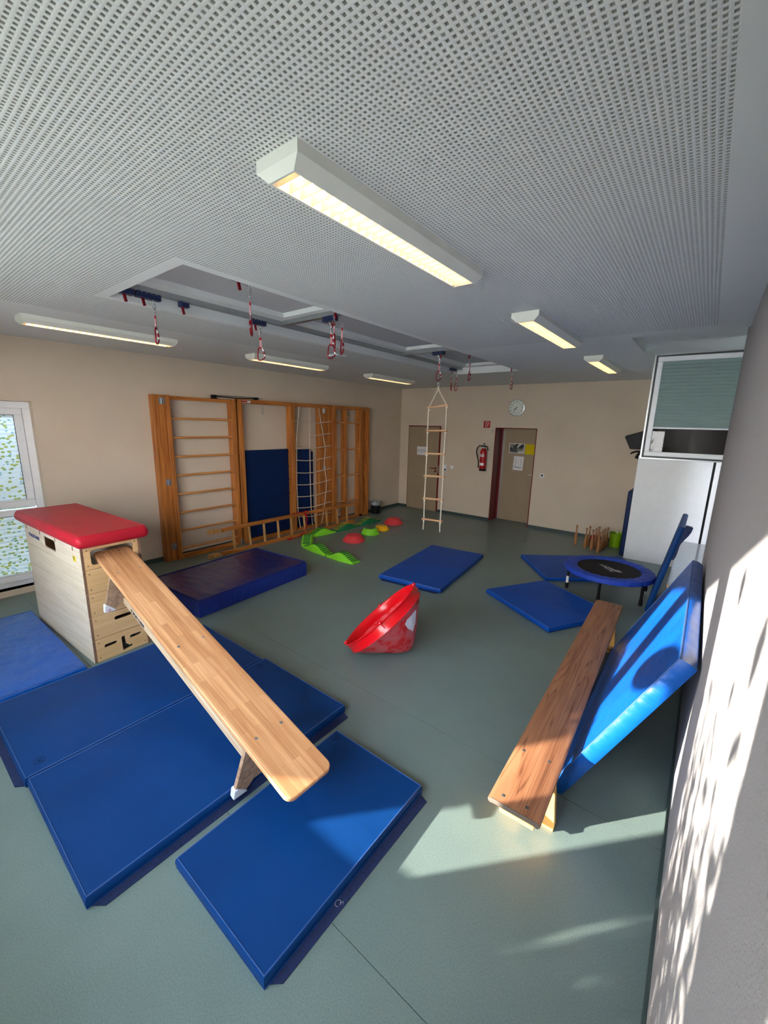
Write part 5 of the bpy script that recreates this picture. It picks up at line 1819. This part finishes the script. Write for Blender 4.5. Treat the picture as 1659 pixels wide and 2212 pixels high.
def leaf(p, ln, wd, rot, lean_):
    o_ = len(vs)
    R_ = Matrix.Rotation(rot, 3, 'Z') @ Matrix.Rotation(lean_, 3, 'X')
    for q in ((0, 0, 0), (wd * 0.5, 0, -ln * 0.35), (wd * 0.35, 0, -ln * 0.7), (0, 0, -ln), (-wd * 0.35, 0, -ln * 0.7), (-wd * 0.5, 0, -ln * 0.35)):
        vs.append(tuple(Vector(p) + R_ @ Vector(q)))
    fs.append((o_, o_ + 1, o_ + 2, o_ + 3)); fs.append((o_, o_ + 3, o_ + 4, o_ + 5))


def put(xw, zw, dist, ln, wd):
    """a leaf whose sun ray crosses the window plane at (xw, zw)"""
    t_ = dist
    leaf((xw - 0.885 * t_, YN - t_, zw + 0.385 * t_), ln, wd, rnd.uniform(-0.9, 0.9), rnd.uniform(-0.5, 0.5))


for k in range(9000):
    xw = rnd.uniform(-2.35, -0.2)
    zw = rnd.uniform(0.3, 2.15)
    pr = 1.0 if zw < 1.3 else (0.75 if zw < 1.5 else (0.5 if zw < 1.72 else (0.25 if zw < 1.95 else 0.08)))
    if xw < -2.0 and zw < 1.2: pr = 0.2
    if xw > -1.0: pr = 1.0 if zw < 1.75 else 0.12
    if rnd.random() > pr: continue
    put(xw, zw, rnd.uniform(0.35, 1.3), rnd.uniform(0.08, 0.20), rnd.uniform(0.016, 0.032))
for xw, zw, ln, wd in ((-1.26, 2.36, 0.20, 0.09), (-1.25, 2.12, 0.16, 0.09), (-1.30, 1.98, 0.14, 0.05), (-1.67, 2.50, 0.15, 0.06), (-1.89, 2.28, 0.13, 0.05),
                       (-1.95, 2.02, 0.12, 0.05), (-1.45, 2.2, 0.12, 0.04), (-1.75, 1.95, 0.14, 0.05), (-1.22, 1.85, 0.15, 0.07)):
    put(xw, zw, 0.28, ln, wd)
for k in range(11000):                               # second, denser shrub, added left of it to block the low sun
    xw = rnd.uniform(-6.2, -2.9); zw = rnd.uniform(0.4, 2.3)
    zb_ = 1.62 + 0.53 * (-3.25 - xw)
    if zw > min(zb_, 2.25) + rnd.uniform(0, 0.06): continue
    put(xw, zw, rnd.uniform(0.5, 1.2), rnd.uniform(0.08, 0.15), rnd.uniform(0.05, 0.09))
lo = MB().add(vs, fs)
me = bpy.data.meshes.new('leaves'); me.from_pydata(lo.v, [], lo.f); me.materials.append(M['leaf'])
o = bpy.data.objects.new('leaves', me); COL.objects.link(o)
o.parent = sh; o.matrix_parent_inverse = Matrix.Translation((2.4, 1.7, 0.16)); o['kind'] = 'stuff'
MB().tube([(0, 0, 0), (0.1, 0.05, 0.6), (-0.1, 0.1, 1.3)], [0.05, 0.04, 0.02], 8).build('stem', M['ply_edge'], sh)

# unseen hedges added to block sun and sky at the left and niche windows


def added_hedge(label, x0_, y0_, x1_, y1_, h):
    n_, m_ = 40, 16
    r2 = random.Random(5)
    mb = MB()
    t = thing('added_hedge', label, 'added_hedge', ((x0_ + x1_) / 2, (y0_ + y1_) / 2, -0.16))
    wx, wy = (x1_ - x0_) / 2, (y1_ - y0_) / 2
    for lay in range(10):
        z_ = h * lay / 9
    vs, fs = [], []
    for i in range(n_):
        a = 2 * math.pi * i / n_
        sx, sy = math.copysign(abs(math.cos(a)) ** 0.4, math.cos(a)), math.copysign(abs(math.sin(a)) ** 0.4, math.sin(a))
        for k in range(m_):
            f_ = k / (m_ - 1)
            q = 1.0 + r2.uniform(-0.12, 0.12)
            if k == m_ - 1: q *= 0.6
            vs.append((wx * sx * q, wy * sy * q, h * f_))
    for i in range(n_):
        i2 = (i + 1) % n_
        for k in range(m_ - 1):
            fs.append((i * m_ + k, i2 * m_ + k, i2 * m_ + k + 1, i * m_ + k + 1))
    fs.append(tuple(i * m_ + m_ - 1 for i in range(n_)))
    MB().add(vs, fs).build('foliage', M['added_hedge'], t, smooth=True)


added_hedge('unseen dark foliage added outside the dotted left window to block sun and sky', -10.4, -5.5, -9.4, 5.0, 3.9)
added_hedge('unseen dark foliage added outside the window niche to block sky light', 1.6, 3.0, 2.6, 11.0, 5.4)
